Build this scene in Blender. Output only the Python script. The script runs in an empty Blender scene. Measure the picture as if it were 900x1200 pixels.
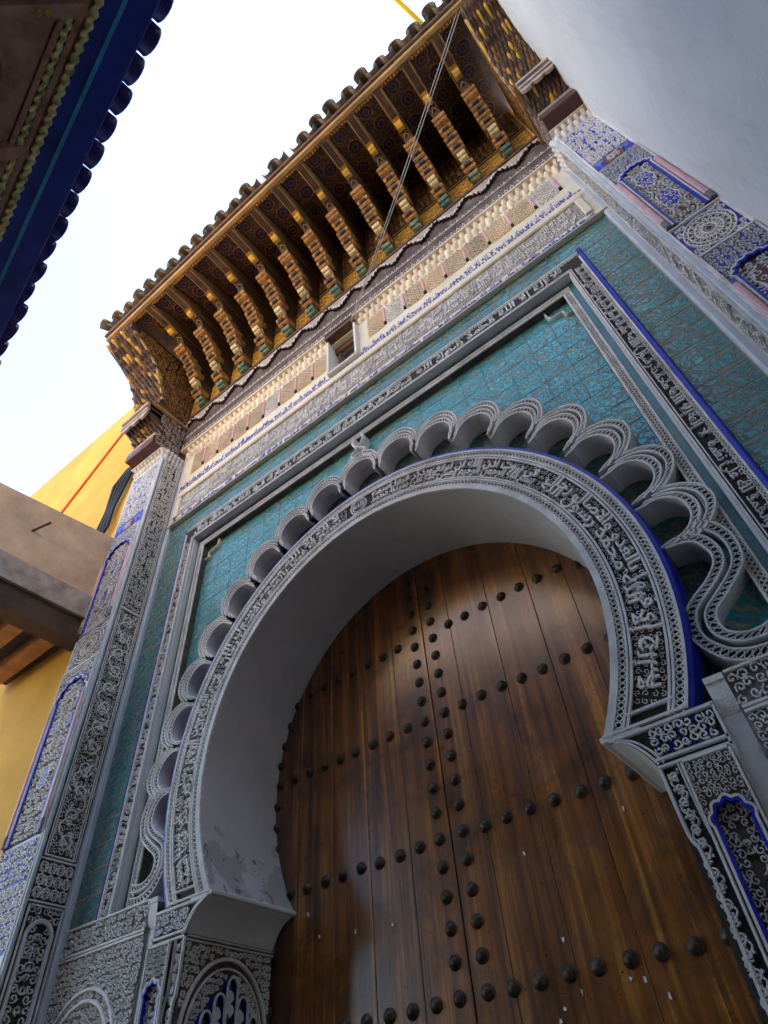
import bpy, math, random
import numpy as np
from mathutils import Matrix, Vector

# ------------------------------------------------------------------ camera, sky, sun, exposure
scene = bpy.context.scene
COL = scene.collection
CAM = (2.0383, -2.7148, 1.4843)
F_PX, YAW, PITCH, ROLL = 732.017, 0.5868, 0.8245, -0.1028


def cam_matrix():
    B = np.array([[1, 0, 0], [0, 0, -1], [0, 1, 0.]])
    cy, sy = math.cos(YAW), math.sin(YAW)
    cp, sp = math.cos(PITCH), math.sin(PITCH)
    cr, sr = math.cos(ROLL), math.sin(ROLL)
    Rz = np.array([[cy, -sy, 0], [sy, cy, 0], [0, 0, 1]])
    M = np.array([[cr, -sr, 0], [sr, cr, 0], [0, 0, 1]]) @ np.array([[1, 0, 0], [0, cp, sp], [0, -sp, cp]]) @ B @ Rz.T
    right, down, fwd = M
    m = Matrix(((right[0], -down[0], -fwd[0], CAM[0]), (right[1], -down[1], -fwd[1], CAM[1]),
                (right[2], -down[2], -fwd[2], CAM[2]), (0, 0, 0, 1)))
    return m


cd = bpy.data.cameras.new('camera')
cam = bpy.data.objects.new('camera', cd)
COL.objects.link(cam)
cam.matrix_world = cam_matrix()
cd.sensor_fit = 'VERTICAL'
cd.sensor_height = 36.0
cd.lens = F_PX / 1200.0 * 36.0
cd.clip_start = 0.05
cd.clip_end = 2000
scene.camera = cam

SUN_EL, SUN_AZ = math.radians(51), math.radians(52)     # azimuth from +y (behind the gate) towards +x
world = bpy.data.worlds.new('World')
scene.world = world
world.use_nodes = True
wn = world.node_tree
wn.nodes.clear()
sky = wn.nodes.new('ShaderNodeTexSky')
sky.sky_type = 'NISHITA'
sky.sun_disc = False
sky.sun_elevation = SUN_EL
sky.sun_rotation = SUN_AZ
sky.dust_density = 1.1
sky.air_density = 1.0
sky.ozone_density = 1.0
bg = wn.nodes.new('ShaderNodeBackground')
bg.inputs['Strength'].default_value = 0.15
wo = wn.nodes.new('ShaderNodeOutputWorld')
wn.links.new(sky.outputs[0], bg.inputs[0])
wn.links.new(bg.outputs[0], wo.inputs[0])

sd = bpy.data.lights.new('sun', 'SUN')
sd.energy = 4.5
sd.angle = math.radians(0.5)
sd.color = (1.0, 0.94, 0.84)
sun = bpy.data.objects.new('sun', sd)
COL.objects.link(sun)
to_sun = Vector((math.sin(SUN_AZ) * math.cos(SUN_EL), math.cos(SUN_AZ) * math.cos(SUN_EL), math.sin(SUN_EL)))
sun.rotation_euler = (-to_sun).to_track_quat('-Z', 'Y').to_euler()
sun.location = (3, 8, 20)

vs = scene.view_settings
vs.view_transform = 'Standard'
vs.look = 'None'
vs.exposure = 2.88
vs.gamma = 1.0
vs.use_curve_mapping = False

rng = np.random.default_rng(7)
R = math.radians
PI = math.pi


# ------------------------------------------------------------------ materials
def nodes_of(name):
    m = bpy.data.materials.new(name)
    m.use_nodes = True
    nt = m.node_tree
    return m, nt, nt.nodes['Principled BSDF']


def N(nt, t, **kw):
    n = nt.nodes.new(t)
    for k, v in kw.items():
        setattr(n, k, v)
    return n


def coords(nt, scale=(1, 1, 1), kind='Object'):
    if kind == 'World':
        tc = N(nt, 'ShaderNodeNewGeometry').outputs['Position']
    else:
        tc = N(nt, 'ShaderNodeTexCoord').outputs[kind]
    mp = N(nt, 'ShaderNodeMapping')
    mp.inputs['Scale'].default_value = scale
    nt.links.new(tc, mp.inputs[0])
    return mp.outputs[0]


def noise(nt, vec, scale, detail=4, rough=.55, dist=0.):
    n = N(nt, 'ShaderNodeTexNoise')
    n.inputs['Scale'].default_value = scale
    n.inputs['Detail'].default_value = detail
    n.inputs['Roughness'].default_value = rough
    n.inputs['Distortion'].default_value = dist
    nt.links.new(vec, n.inputs['Vector'])
    return n.outputs[0]


def ramp(nt, fac, stops):
    r = N(nt, 'ShaderNodeValToRGB')
    e = r.color_ramp.elements
    while len(e) < len(stops):
        e.new(0.5)
    for el, (p, c) in zip(e, stops):
        el.position = p
        el.color = (*c, 1) if len(c) == 3 else c
    nt.links.new(fac, r.inputs[0])
    return r.outputs[0]


def mix(nt, fac, a, b, mode='MIX'):
    m = N(nt, 'ShaderNodeMix', data_type='RGBA', blend_type=mode)
    for sock, val in ((m.inputs[0], fac), (m.inputs[6], a), (m.inputs[7], b)):
        if isinstance(val, (int, float)):
            sock.default_value = val
        elif isinstance(val, tuple):
            sock.default_value = (*val, 1)
        else:
            nt.links.new(val, sock)
    return m.outputs[2]


def math_n(nt, op, a, b=0.):
    m = N(nt, 'ShaderNodeMath', operation=op)
    for i, v in enumerate((a, b)):
        if isinstance(v, (int, float)):
            m.inputs[i].default_value = v
        else:
            nt.links.new(v, m.inputs[i])
    return m.outputs[0]


def bump(nt, bsdf, h, strength=.3, dist=.01):
    b = N(nt, 'ShaderNodeBump')
    b.inputs['Strength'].default_value = strength
    b.inputs['Distance'].default_value = dist
    nt.links.new(h, b.inputs['Height'])
    nt.links.new(b.outputs[0], bsdf.inputs['Normal'])


def paint(name, col, rough=.7, var=.25, scale=6., bs=.25, bscale=60., dirt=None, dirt_amt=.35, world_c=True, metallic=0., spec=.4):
    m, nt, b = nodes_of(name)
    v = coords(nt, kind='World' if world_c else 'Object')
    n1 = noise(nt, v, scale, 6, .6)
    lo = tuple(c * (1 - var) for c in col)
    hi = tuple(min(1, c * (1 + var * .6)) for c in col)
    c = ramp(nt, n1, [(.3, lo), (.7, hi)])
    if dirt:
        n2 = noise(nt, v, scale * .35, 8, .7, .6)
        f = ramp(nt, n2, [(.48, (0, 0, 0)), (.72, (dirt_amt,) * 3)])
        c = mix(nt, f, c, dirt)
    oi = N(nt, 'ShaderNodeObjectInfo')
    tv = ramp(nt, oi.outputs['Random'], [(0, (.86, .87, .88)), (1, (1.10, 1.08, 1.06))])
    c = mix(nt, 1., c, tv, 'MULTIPLY')
    nt.links.new(c, b.inputs['Base Color'])
    b.inputs['Roughness'].default_value = rough
    b.inputs['Metallic'].default_value = metallic
    b.inputs['Specular IOR Level'].default_value = spec
    bump(nt, b, noise(nt, v, bscale, 4, .6), bs, .01)
    return m


M = {}
M['stucco'] = paint('carved_stucco', (.82, .78, .72), .8, .18, 7, .6, 140, (.38, .32, .26), .6)
M['plaster'] = paint('white_plaster', (.76, .72, .66), .75, .14, 2.2, .3, 35, (.45, .39, .33), .4)


def make_wash():
    m, nt, b = nodes_of('lime_wash')
    v = coords(nt, kind='World')
    c = ramp(nt, noise(nt, v, .9, 7, .62, .4), [(.3, (.62, .60, .56)), (.55, (.70, .68, .64)), (.75, (.76, .74, .70))])
    mp = N(nt, 'ShaderNodeMapping')
    mp.inputs['Scale'].default_value = (5, 5, .7)
    nt.links.new(v, mp.inputs[0])
    st = ramp(nt, noise(nt, mp.outputs[0], 1., 6, .65, .3), [(.52, (0, 0, 0)), (.75, (.5, .5, .5))])
    c = mix(nt, st, c, (.47, .44, .40))
    vo = N(nt, 'ShaderNodeTexVoronoi', feature='DISTANCE_TO_EDGE')
    vo.inputs['Scale'].default_value = .55
    wz = N(nt, 'ShaderNodeTexNoise')
    wz.inputs['Scale'].default_value = 2.2
    wz.inputs['Detail'].default_value = 6
    nt.links.new(v, wz.inputs['Vector'])
    wa = N(nt, 'ShaderNodeVectorMath', operation='MULTIPLY_ADD')
    wa.inputs[1].default_value = (.9, .9, .9)
    nt.links.new(wz.outputs['Color'], wa.inputs[0])
    nt.links.new(v, wa.inputs[2])
    nt.links.new(wa.outputs[0], vo.inputs['Vector'])
    cr = ramp(nt, vo.outputs['Distance'], [(.0, (.12, .12, .12)), (.004, (0, 0, 0))])
    c = mix(nt, cr, c, (.45, .41, .36))
    sp = ramp(nt, noise(nt, v, 14, 3, .5), [(.73, (0, 0, 0)), (.76, (.7, .7, .7))])
    c = mix(nt, sp, c, (.36, .33, .30))
    nt.links.new(c, b.inputs['Base Color'])
    b.inputs['Roughness'].default_value = .8
    h = math_n(nt, 'ADD', noise(nt, v, 3.5, 6, .6, .8), math_n(nt, 'MULTIPLY', noise(nt, v, 40, 4, .6), .15))
    bump(nt, b, math_n(nt, 'SUBTRACT', h, math_n(nt, 'MULTIPLY', cr, .5)), .5, .03)
    return m


M['limewash'] = make_wash()
M['cream_plaster'] = paint('cream_plaster', (.84, .74, .56), .75, .14, 3.5, .3, 50, (.55, .46, .36), .4)
M['grout'] = paint('tile_grout', (.50, .42, .27), .85, .3, 12, .3, 60)
M['pale_ground'] = paint('pale_grey_ground', (.36, .33, .30), .85, .4, 14, .4, 90)
M['olive'] = paint('olive_paint', (.40, .33, .14), .7, .3, 12, .3, 60)
M['soffit'] = None
M['dark'] = paint('dark_ground', (.040, .033, .028), .85, .5, 14, .4, 90)
M['brown_ground'] = paint('brown_ground', (.115, .085, .065), .85, .5, 14, .4, 90)
M['grey_ground'] = paint('grey_ground', (.22, .20, .19), .85, .4, 14, .4, 90)
M['blue'] = paint('cobalt_paint', (.010, .016, .40), .45, .35, 9, .2, 60, (.10, .12, .36), .35)
M['blue_soft'] = paint('faded_cobalt', (.06, .09, .46), .6, .5, 14, .2, 60, (.45, .45, .55), .6)
M['pink'] = paint('pink_marble', (.70, .38, .38), .5, .2, 9, .15, 60, (.5, .4, .36), .4)
M['yellow_ground'] = paint('ochre_ground', (.80, .49, .09), .75, .2, 12, .3, 90, (.6, .5, .35), .5)
M['green_paint'] = paint('green_paint', (.035, .13, .085), .6, .4, 10, .3, 60)
M['brown_paint'] = paint('maroon_paint', (.17, .06, .04), .65, .4, 10, .3, 60)
M['teal_strip'] = paint('teal_glaze_strip', (.035, .15, .15), .3, .4, 5, .3, 40, (.2, .25, .24), .5)
M['step'] = paint('pale_step_plaster', (.58, .62, .64), .6, .15, 4, .2, 50, (.35, .36, .36), .4)
M['gold'] = paint('gilded_wood', (.36, .165, .035), .72, .6, 26, .8, 70, (.06, .03, .015), 1.)
M['goldlit'] = paint('gold_leaf', (.74, .42, .06), .55, .4, 16, .5, 60, (.20, .10, .03), .8)
M['cream'] = paint('cream_chip', (.62, .50, .24), .6, .4, 30, .5, 60, (.25, .14, .05), .8)
M['chip_green'] = paint('green_chip', (.06, .13, .08), .6, .5, 30, .5, 60, (.42, .25, .07), 1.)
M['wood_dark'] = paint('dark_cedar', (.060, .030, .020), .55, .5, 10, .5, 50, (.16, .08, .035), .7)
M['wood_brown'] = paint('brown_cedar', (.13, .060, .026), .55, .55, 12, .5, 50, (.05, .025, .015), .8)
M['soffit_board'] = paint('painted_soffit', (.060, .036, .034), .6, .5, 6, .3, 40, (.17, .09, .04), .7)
M['violet'] = paint('violet_paint', (.035, .016, .050), .5, .4, 12, .2, 40)
M['fascia'] = paint('eave_fascia', (.40, .24, .09), .6, .35, 6, .4, 40, (.15, .09, .04), .6)
M['rooftile'] = paint('green_roof_tile', (.12, .085, .05), .5, .5, 7, .5, 40, (.35, .20, .07), .5)
M['lambrequin'] = paint('painted_board', (.42, .33, .27), .7, .35, 12, .3, 70, (.20, .13, .09), .6)
M['chevron_dark'] = paint('dark_chevron', (.09, .06, .045), .7, .5, 14, .3, 70, (.30, .24, .2), .6)
M['maroon'] = paint('maroon_block', (.10, .035, .022), .5, .3, 8, .4, 40)
M['tan'] = paint('tan_plaster', (.78, .52, .31), .85, .3, 2.2, .7, 14, (.42, .26, .15), .7)
M['old_board'] = paint('weathered_board', (.44, .33, .24), .7, .4, 6, .6, 30, (.62, .57, .52), .8)
M['beam'] = paint('beam_wood', (.11, .055, .025), .6, .45, 5, .5, 30, (.05, .03, .02), .6)
M['joist'] = paint('joist_wood', (.50, .20, .06), .55, .4, 5, .4, 30, (.12, .05, .02), .5)
M['yellow'] = paint('yellow_paint', (.72, .40, .07), .7, .14, 1.6, .3, 12, (.56, .27, .05), .7, spec=.04)
M['orange'] = paint('orange_cable', (.75, .12, .015), .5, .1)
M['black'] = paint('black_rubber', (.018, .018, .018), .6, .3)
M['steel'] = paint('rebar_steel', (.12, .10, .09), .5, .3, metallic=.7)
M['wire'] = paint('grey_wire', (.42, .40, .36), .5, .2)
M['pole'] = paint('yellow_pole', (.80, .55, .02), .4, .15)
M['indigo'] = paint('indigo_board', (.016, .05, .42), .45, .4, 6, .3, 40)
M['indigo_tile'] = paint('indigo_glazed_tile', (.03, .02, .22), .25, .4, 6, .3, 40)
M['blue_line'] = paint('light_blue_line', (.05, .36, .66), .45, .3, 6, .2, 40)
M['rope_gold'] = paint('gilt_rope', (.85, .72, .36), .6, .6, 22, .6, 80, (.05, .16, .12), .95)
M['plum'] = paint('plum_wood', (.36, .21, .18), .6, .45, 8, .5, 50, (.52, .36, .20), .6)
M['paving'] = paint('alley_paving', (.17, .155, .14), .85, .3, 3, .5, 20, (.15, .13, .11), .5)
M['ochre_wall'] = paint('ochre_plaster', (.72, .51, .29), .85, .15, 1.0, .3, 15, (.4, .28, .17), .3)
M['old_wall'] = paint('stained_plaster', (.36, .28, .20), .85, .25, 1.2, .3, 15, (.2, .15, .1), .4)
M['shade_room'] = paint('room_plaster', (.35, .25, .17), .85, .3, 3, .3, 20)
M['paper'] = paint('paper_scrap', (.75, .72, .66), .8, .2)


def make_soffit():
    m, nt, b = nodes_of('reveal_plaster')
    v = coords(nt, kind='World')
    c = ramp(nt, noise(nt, v, 2.5, 6, .6), [(.3, (.50, .465, .44)), (.7, (.60, .565, .54))])
    # flaked patches low on the reveal, with a shape of their own
    n2 = noise(nt, v, 3.6, 5, .55, .8)
    sep = N(nt, 'ShaderNodeSeparateXYZ')
    nt.links.new(v, sep.inputs[0])
    low = N(nt, 'ShaderNodeMapRange')
    low.inputs[1].default_value, low.inputs[2].default_value = 3.05, 3.75
    low.inputs[3].default_value, low.inputs[4].default_value = .055, -.14
    nt.links.new(sep.outputs[2], low.inputs[0])
    s = math_n(nt, 'ADD', n2, low.outputs[0])
    f = ramp(nt, s, [(.575, (0, 0, 0)), (.59, (1, 1, 1))])
    c = mix(nt, f, c, (.40, .37, .34))
    f2 = ramp(nt, math_n(nt, 'ADD', noise(nt, v, 7, 6, .65, 1.2), low.outputs[0]), [(.64, (0, 0, 0)), (.67, (1, 1, 1))])
    c = mix(nt, f2, c, (.24, .16, .11))
    mp = N(nt, 'ShaderNodeMapping')
    mp.inputs['Scale'].default_value = (1.2, 9, 1.2)
    nt.links.new(v, mp.inputs[0])
    br = ramp(nt, noise(nt, mp.outputs[0], 1.6, 7, .7, .8), [(.48, (0, 0, 0)), (.75, (.35, .35, .35))])
    c = mix(nt, br, c, (.40, .36, .34))
    vo = N(nt, 'ShaderNodeTexVoronoi', feature='DISTANCE_TO_EDGE')
    vo.inputs['Scale'].default_value = 1.1
    wz = N(nt, 'ShaderNodeTexNoise')
    wz.inputs['Scale'].default_value = 4.
    wz.inputs['Detail'].default_value = 6
    nt.links.new(v, wz.inputs['Vector'])
    wa = N(nt, 'ShaderNodeVectorMath', operation='MULTIPLY_ADD')
    wa.inputs[1].default_value = (.5, .5, .5)
    nt.links.new(wz.outputs['Color'], wa.inputs[0])
    nt.links.new(v, wa.inputs[2])
    nt.links.new(wa.outputs[0], vo.inputs['Vector'])
    ck_ = ramp(nt, vo.outputs['Distance'], [(.0, (.18, .18, .18)), (.005, (0, 0, 0))])
    c = mix(nt, ck_, c, (.22, .19, .17))
    nt.links.new(c, b.inputs['Base Color'])
    b.inputs['Roughness'].default_value = .75
    h = math_n(nt, 'SUBTRACT', noise(nt, v, 18, 5, .6), math_n(nt, 'MULTIPLY', f, .6))
    bump(nt, b, h, .35, .012)
    return m


M['soffit'] = make_soffit()


def make_tile(name, glaze_a, glaze_b, gap, vscale, thr, rough=.16):
    """glazed tile with the glaze chipped away round leaf and scroll shapes"""
    m, nt, b = nodes_of(name)
    oi = N(nt, 'ShaderNodeObjectInfo')
    v = coords(nt, kind='World')
    off = N(nt, 'ShaderNodeVectorMath', operation='ADD')
    nt.links.new(v, off.inputs[0])
    sc = N(nt, 'ShaderNodeVectorMath', operation='SCALE')
    nt.links.new(oi.outputs['Random'], sc.inputs['Scale'])
    sc.inputs[0].default_value = (.06, .0, .04)
    nt.links.new(sc.outputs[0], off.inputs[1])
    vv = off.outputs[0]
    # warp
    nz = N(nt, 'ShaderNodeTexNoise')
    nz.inputs['Scale'].default_value = vscale * .45
    nz.inputs['Detail'].default_value = 2
    nt.links.new(vv, nz.inputs['Vector'])
    w = N(nt, 'ShaderNodeVectorMath', operation='MULTIPLY_ADD')
    nt.links.new(nz.outputs['Color'], w.inputs[0])
    w.inputs[1].default_value = (2.6 / vscale,) * 3
    nt.links.new(vv, w.inputs[2])
    vo = N(nt, 'ShaderNodeTexVoronoi', feature='DISTANCE_TO_EDGE')
    vo.inputs['Scale'].default_value = vscale
    nt.links.new(w.outputs[0], vo.inputs['Vector'])
    vc = N(nt, 'ShaderNodeTexVoronoi', feature='F1')
    vc.inputs['Scale'].default_value = vscale
    nt.links.new(w.outputs[0], vc.inputs['Vector'])
    # curl veins
    wv = N(nt, 'ShaderNodeTexWave', wave_type='RINGS', rings_direction='SPHERICAL')
    wv.inputs['Scale'].default_value = vscale * .16
    wv.inputs['Distortion'].default_value = 9.
    wv.inputs['Detail'].default_value = 2
    wv.inputs['Detail Scale'].default_value = 1.6
    nt.links.new(vv, wv.inputs['Vector'])
    mask = ramp(nt, vo.outputs['Distance'], [(thr, (0, 0, 0)), (thr + .05, (1, 1, 1))])
    m2 = ramp(nt, wv.outputs['Fac'], [(.06, (0, 0, 0)), (.13, (1, 1, 1))])
    mask = mix(nt, 1., mask, m2, 'MULTIPLY')
    big = noise(nt, v, 1.1, 3, .5)
    tone = ramp(nt, math_n(nt, 'ADD', math_n(nt, 'MULTIPLY', oi.outputs['Random'], .22), math_n(nt, 'MULTIPLY', big, .85)),
                [(.25, glaze_a), (.75, glaze_b)])
    cellv = math_n(nt, 'ADD', .7, math_n(nt, 'MULTIPLY', vc.outputs['Color'], .55))
    comb = N(nt, 'ShaderNodeCombineColor')
    for i in range(3):
        nt.links.new(cellv, comb.inputs[i])
    glaze = mix(nt, 1., tone, comb.outputs[0], 'MULTIPLY')
    gapc = ramp(nt, noise(nt, v, 30, 5, .6), [(.35, tuple(c * .55 for c in gap)), (.65, gap)])
    nt.links.new(mix(nt, mask, gapc, glaze), b.inputs['Base Color'])
    rr = N(nt, 'ShaderNodeMapRange')
    rr.inputs[3].default_value, rr.inputs[4].default_value = .75, rough
    nt.links.new(mask, rr.inputs[0])
    nt.links.new(rr.outputs[0], b.inputs['Roughness'])
    h = math_n(nt, 'ADD', mask, math_n(nt, 'MULTIPLY', noise(nt, v, 25, 3), .4))
    bump(nt, b, h, .8, .006)
    return m


M['teal'] = make_tile('carved_teal_tile', (.010, .24, .26), (.036, .43, .44), (.36, .36, .28), 26, .022)
M['green_tile'] = make_tile('carved_green_tile', (.014, .14, .15), (.040, .31, .31), (.27, .26, .20), 22, .034, .22)
M['hollow_tile'] = make_tile('hollow_green_tile', (.03, .16, .14), (.06, .26, .24), (.30, .28, .22), 22, .05, .2)


def make_door():
    m, nt, b = nodes_of('varnished_cedar')
    oi = N(nt, 'ShaderNodeObjectInfo')
    v = coords(nt, (1, 1, 1), 'World')
    sc = N(nt, 'ShaderNodeVectorMath', operation='SCALE')
    sc.inputs[0].default_value = (7.3, 0, 11.)
    nt.links.new(oi.outputs['Random'], sc.inputs['Scale'])
    ad = N(nt, 'ShaderNodeVectorMath', operation='ADD')
    nt.links.new(v, ad.inputs[0])
    nt.links.new(sc.outputs[0], ad.inputs[1])
    mp = N(nt, 'ShaderNodeMapping')
    mp.inputs['Scale'].default_value = (14, 14, .55)
    nt.links.new(ad.outputs[0], mp.inputs[0])
    g1 = noise(nt, mp.outputs[0], 1., 6, .6, .6)
    mp2 = N(nt, 'ShaderNodeMapping')
    mp2.inputs['Scale'].default_value = (60, 60, 1.5)
    nt.links.new(ad.outputs[0], mp2.inputs[0])
    g2 = noise(nt, mp2.outputs[0], 1., 4, .6, .2)
    g = math_n(nt, 'ADD', math_n(nt, 'MULTIPLY', g1, .75), math_n(nt, 'MULTIPLY', g2, .25))
    c = ramp(nt, g, [(.30, (.032, .010, .002)), (.43, (.14, .045, .007)), (.55, (.28, .098, .014)), (.68, (.62, .28, .046))])
    tone = ramp(nt, oi.outputs['Random'], [(0, (.70, .64, .6)), (1, (1.15, 1.1, 1.0))])
    c = mix(nt, 1., c, tone, 'MULTIPLY')
    st = ramp(nt, noise(nt, v, 3.2, 6, .65, .5), [(.46, (0, 0, 0)), (.70, (.85, .85, .85))])
    c = mix(nt, st, c, (.034, .013, .006))
    dots = ramp(nt, noise(nt, v, 42, 2, .5), [(.70, (0, 0, 0)), (.735, (1, 1, 1))])
    c = mix(nt, dots, c, (.02, .012, .008))
    nt.links.new(c, b.inputs['Base Color'])
    rg = ramp(nt, noise(nt, v, 5, 5, .6), [(.3, (.26,) * 3), (.7, (.42,) * 3)])
    nt.links.new(rg, b.inputs['Roughness'])
    b.inputs['Specular IOR Level'].default_value = .55
    b.inputs['Coat Weight'].default_value = .75
    b.inputs['Coat Roughness'].default_value = .20
    h = math_n(nt, 'ADD', math_n(nt, 'MULTIPLY', g2, .6), math_n(nt, 'MULTIPLY', noise(nt, v, 7, 4), .8))
    bump(nt, b, h, .25, .01)
    return m


M['door'] = make_door()
M['stud'] = paint('iron_stud', (.085, .062, .040), .42, .4, 25, .35, 120, (.035, .03, .028), .6, metallic=.75)


# ------------------------------------------------------------------ mesh collector
class MB:
    def __init__(self):
        self.v, self.q, self.t, self.n = [], [], [], 0
        self.qm, self.tm = [], []

    def add(self, verts, quads=None, tris=None, mat=0):
        verts = np.asarray(verts, float).reshape(-1, 3)
        if quads is not None and len(quads):
            q = np.asarray(quads, int).reshape(-1, 4) + self.n
            self.q.append(q)
            self.qm.append(np.full(len(q), mat))
        if tris is not None and len(tris):
            t = np.asarray(tris, int).reshape(-1, 3) + self.n
            self.t.append(t)
            self.tm.append(np.full(len(t), mat))
        self.v.append(verts)
        self.n += len(verts)

    def box(self, x0, x1, y0, y1, z0, z1, mat=0, c=0.):
        """box, with an optional chamfer on all edges parallel to its longest axis"""
        if c <= 0:
            v = [(x, y, z) for x in (x0, x1) for y in (y0, y1) for z in (z0, z1)]
            self.add(v, [(0, 1, 3, 2), (4, 6, 7, 5), (0, 4, 5, 1), (2, 3, 7, 6), (0, 2, 6, 4), (1, 5, 7, 3)], mat=mat)
            return
        d = [x1 - x0, y1 - y0, z1 - z0]
        ax = int(np.argmax(d))
        o = [(y0, y1, z0, z1), (x0, x1, z0, z1), (x0, x1, y0, y1)][ax]
        a0, a1, b0, b1 = o
        prof = [(a0 + c, b0), (a1 - c, b0), (a1, b0 + c), (a1, b1 - c), (a1 - c, b1), (a0 + c, b1), (a0, b1 - c), (a0, b0 + c)]
        lo, hi = [(x0, x1), (y0, y1), (z0, z1)][ax]
        vs_ = []
        for t in (lo, hi):
            for a, b in prof:
                vs_.append([(t, a, b), (a, t, b), (a, b, t)][ax])
        qs = [(i, (i + 1) % 8, 8 + (i + 1) % 8, 8 + i) for i in range(8)]
        for k in (0, 8):
            qs += [(k, k + 1, k + 2, k + 3), (k, k + 3, k + 4, k + 7), (k + 4, k + 5, k + 6, k + 7)]
        self.add(vs_, qs, mat=mat)

    def strips(self, P, W, frame, h=.012, h0=0., mat=0, closed=False):
        """P (M,K,2) polylines in frame coordinates, W widths: raised flat-topped ribbons"""
        P = np.asarray(P, float)
        if P.ndim == 2:
            P = P[None]
        m, k, _ = P.shape
        W = np.broadcast_to(np.asarray(W, float), (m, k))
        if closed:
            d = np.roll(P, -1, 1) - np.roll(P, 1, 1)
        else:
            d = np.empty_like(P)
            d[:, 1:-1] = P[:, 2:] - P[:, :-2]
            d[:, 0] = P[:, 1] - P[:, 0]
            d[:, -1] = P[:, -1] - P[:, -2]
        d /= np.linalg.norm(d, axis=2, keepdims=True) + 1e-9
        nn = np.stack([-d[..., 1], d[..., 0]], -1) * W[..., None] / 2
        L, Rr = P + nn, P - nn
        L2, R2 = P + nn * .72, P - nn * .72
        hb = np.full((m, k), h0)
        ht = np.full((m, k), h0 + h)
        V = np.stack([frame(L[..., 0], L[..., 1], hb), frame(L2[..., 0], L2[..., 1], ht),
                      frame(R2[..., 0], R2[..., 1], ht), frame(Rr[..., 0], Rr[..., 1], hb)], 2)   # m,k,4,3
        idx = np.arange(m * k * 4).reshape(m, k, 4)
        a = idx if closed else idx[:, :-1]
        b = np.roll(idx, -1, 1) if closed else idx[:, 1:]
        Q = [np.stack([a[..., j + 1], b[..., j + 1], b[..., j], a[..., j]], -1).reshape(-1, 4) for j in range(3)]
        self.add(V.reshape(-1, 3), np.concatenate(Q), mat=mat)

    def fill(self, inner, outer, frame, h=0., mat=0, closed=False):
        """quad strip between two polylines of equal length (frame coordinates)"""
        A, B = np.asarray(inner, float), np.asarray(outer, float)
        k = len(A)
        hh = np.full(k, h)
        V = np.concatenate([frame(A[:, 0], A[:, 1], hh), frame(B[:, 0], B[:, 1], hh)])
        q = [(i, (i + 1) % k, k + (i + 1) % k, k + i) for i in range(k if closed else k - 1)]
        self.add(V, q, mat=mat)

    def wall(self, line, frame, h0, h1, mat=0, closed=False):
        """side wall raised along a polyline from h0 to h1"""
        A = np.asarray(line, float)
        k = len(A)
        V = np.concatenate([frame(A[:, 0], A[:, 1], np.full(k, h0)), frame(A[:, 0], A[:, 1], np.full(k, h1))])
        q = [(i, (i + 1) % k, k + (i + 1) % k, k + i) for i in range(k if closed else k - 1)]
        self.add(V, q, mat=mat)

    def rect(self, u0, u1, v0, v1, frame, h=0., h0=None, mat=0):
        """flat rectangle; with h0 given also its four sides down to h0"""
        P = np.array([(u0, v0), (u1, v0), (u1, v1), (u0, v1)], float)
        self.add(frame(P[:, 0], P[:, 1], np.full(4, h)), [(0, 1, 2, 3)], mat=mat)
        if h0 is not None:
            self.wall(P, frame, h0, h, mat, True)

    def prism(self, poly, frame, h0, h1, mat=0):
        """extruded convex-ish polygon, closed by fans"""
        P = np.asarray(poly, float)
        k = len(P)
        c = P.mean(0)
        for h in (h0, h1):
            A = np.vstack([P, c])
            self.add(frame(A[:, 0], A[:, 1], np.full(k + 1, h)), tris=[(i, (i + 1) % k, k) for i in range(k)], mat=mat)
        self.wall(P, frame, h0, h1, mat, True)

    def build(self, name, mats, parent=None, smooth=False):
        me = bpy.data.meshes.new(name)
        V = np.concatenate(self.v) if self.v else np.zeros((0, 3))
        Q = np.concatenate(self.q) if self.q else np.zeros((0, 4), int)
        T = np.concatenate(self.t) if self.t else np.zeros((0, 3), int)
        mi = np.concatenate(self.qm + self.tm) if (self.qm or self.tm) else np.zeros(0, int)
        loc = np.zeros(3)
        if parent is None and len(V):
            loc = np.array([(V[:, 0].min() + V[:, 0].max()) / 2, (V[:, 1].min() + V[:, 1].max()) / 2, V[:, 2].min()])
            V = V - loc
        me.vertices.add(len(V))
        me.vertices.foreach_set('co', V.astype(np.float32).ravel())
        me.loops.add(Q.size + T.size)
        me.loops.foreach_set('vertex_index', np.concatenate([Q.ravel(), T.ravel()]).astype(np.int32))
        me.polygons.add(len(Q) + len(T))
        st = np.concatenate([np.arange(len(Q)) * 4, Q.size + np.arange(len(T)) * 3]).astype(np.int32)
        me.polygons.foreach_set('loop_start', st)
        me.polygons.foreach_set('material_index', mi.astype(np.int32))
        me.polygons.foreach_set('use_smooth', np.full(len(mi), smooth, bool))
        if not isinstance(mats, (list, tuple)):
            mats = [mats]
        for k in mats:
            me.materials.append(M[k])
        me.update(calc_edges=True)
        me.validate()
        return link(name, me, parent, loc)


def link(name, me, parent=None, loc=(0, 0, 0)):
    o = bpy.data.objects.new(name, me)
    COL.objects.link(o)
    o.location = tuple(loc)
    if parent is not None:
        o.parent = parent
    return o


def tag(o, label=None, cat=None, group=None, kind=None):
    for k, v in (('label', label), ('category', cat), ('group', group), ('kind', kind)):
        if v:
            o[k] = v
    return o


def stuff(o):
    o['kind'] = 'stuff'
    return o


def empty(name, label, cat, group=None):
    o = bpy.data.objects.new(name, None)
    COL.objects.link(o)
    return tag(o, label, cat, group)


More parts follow.
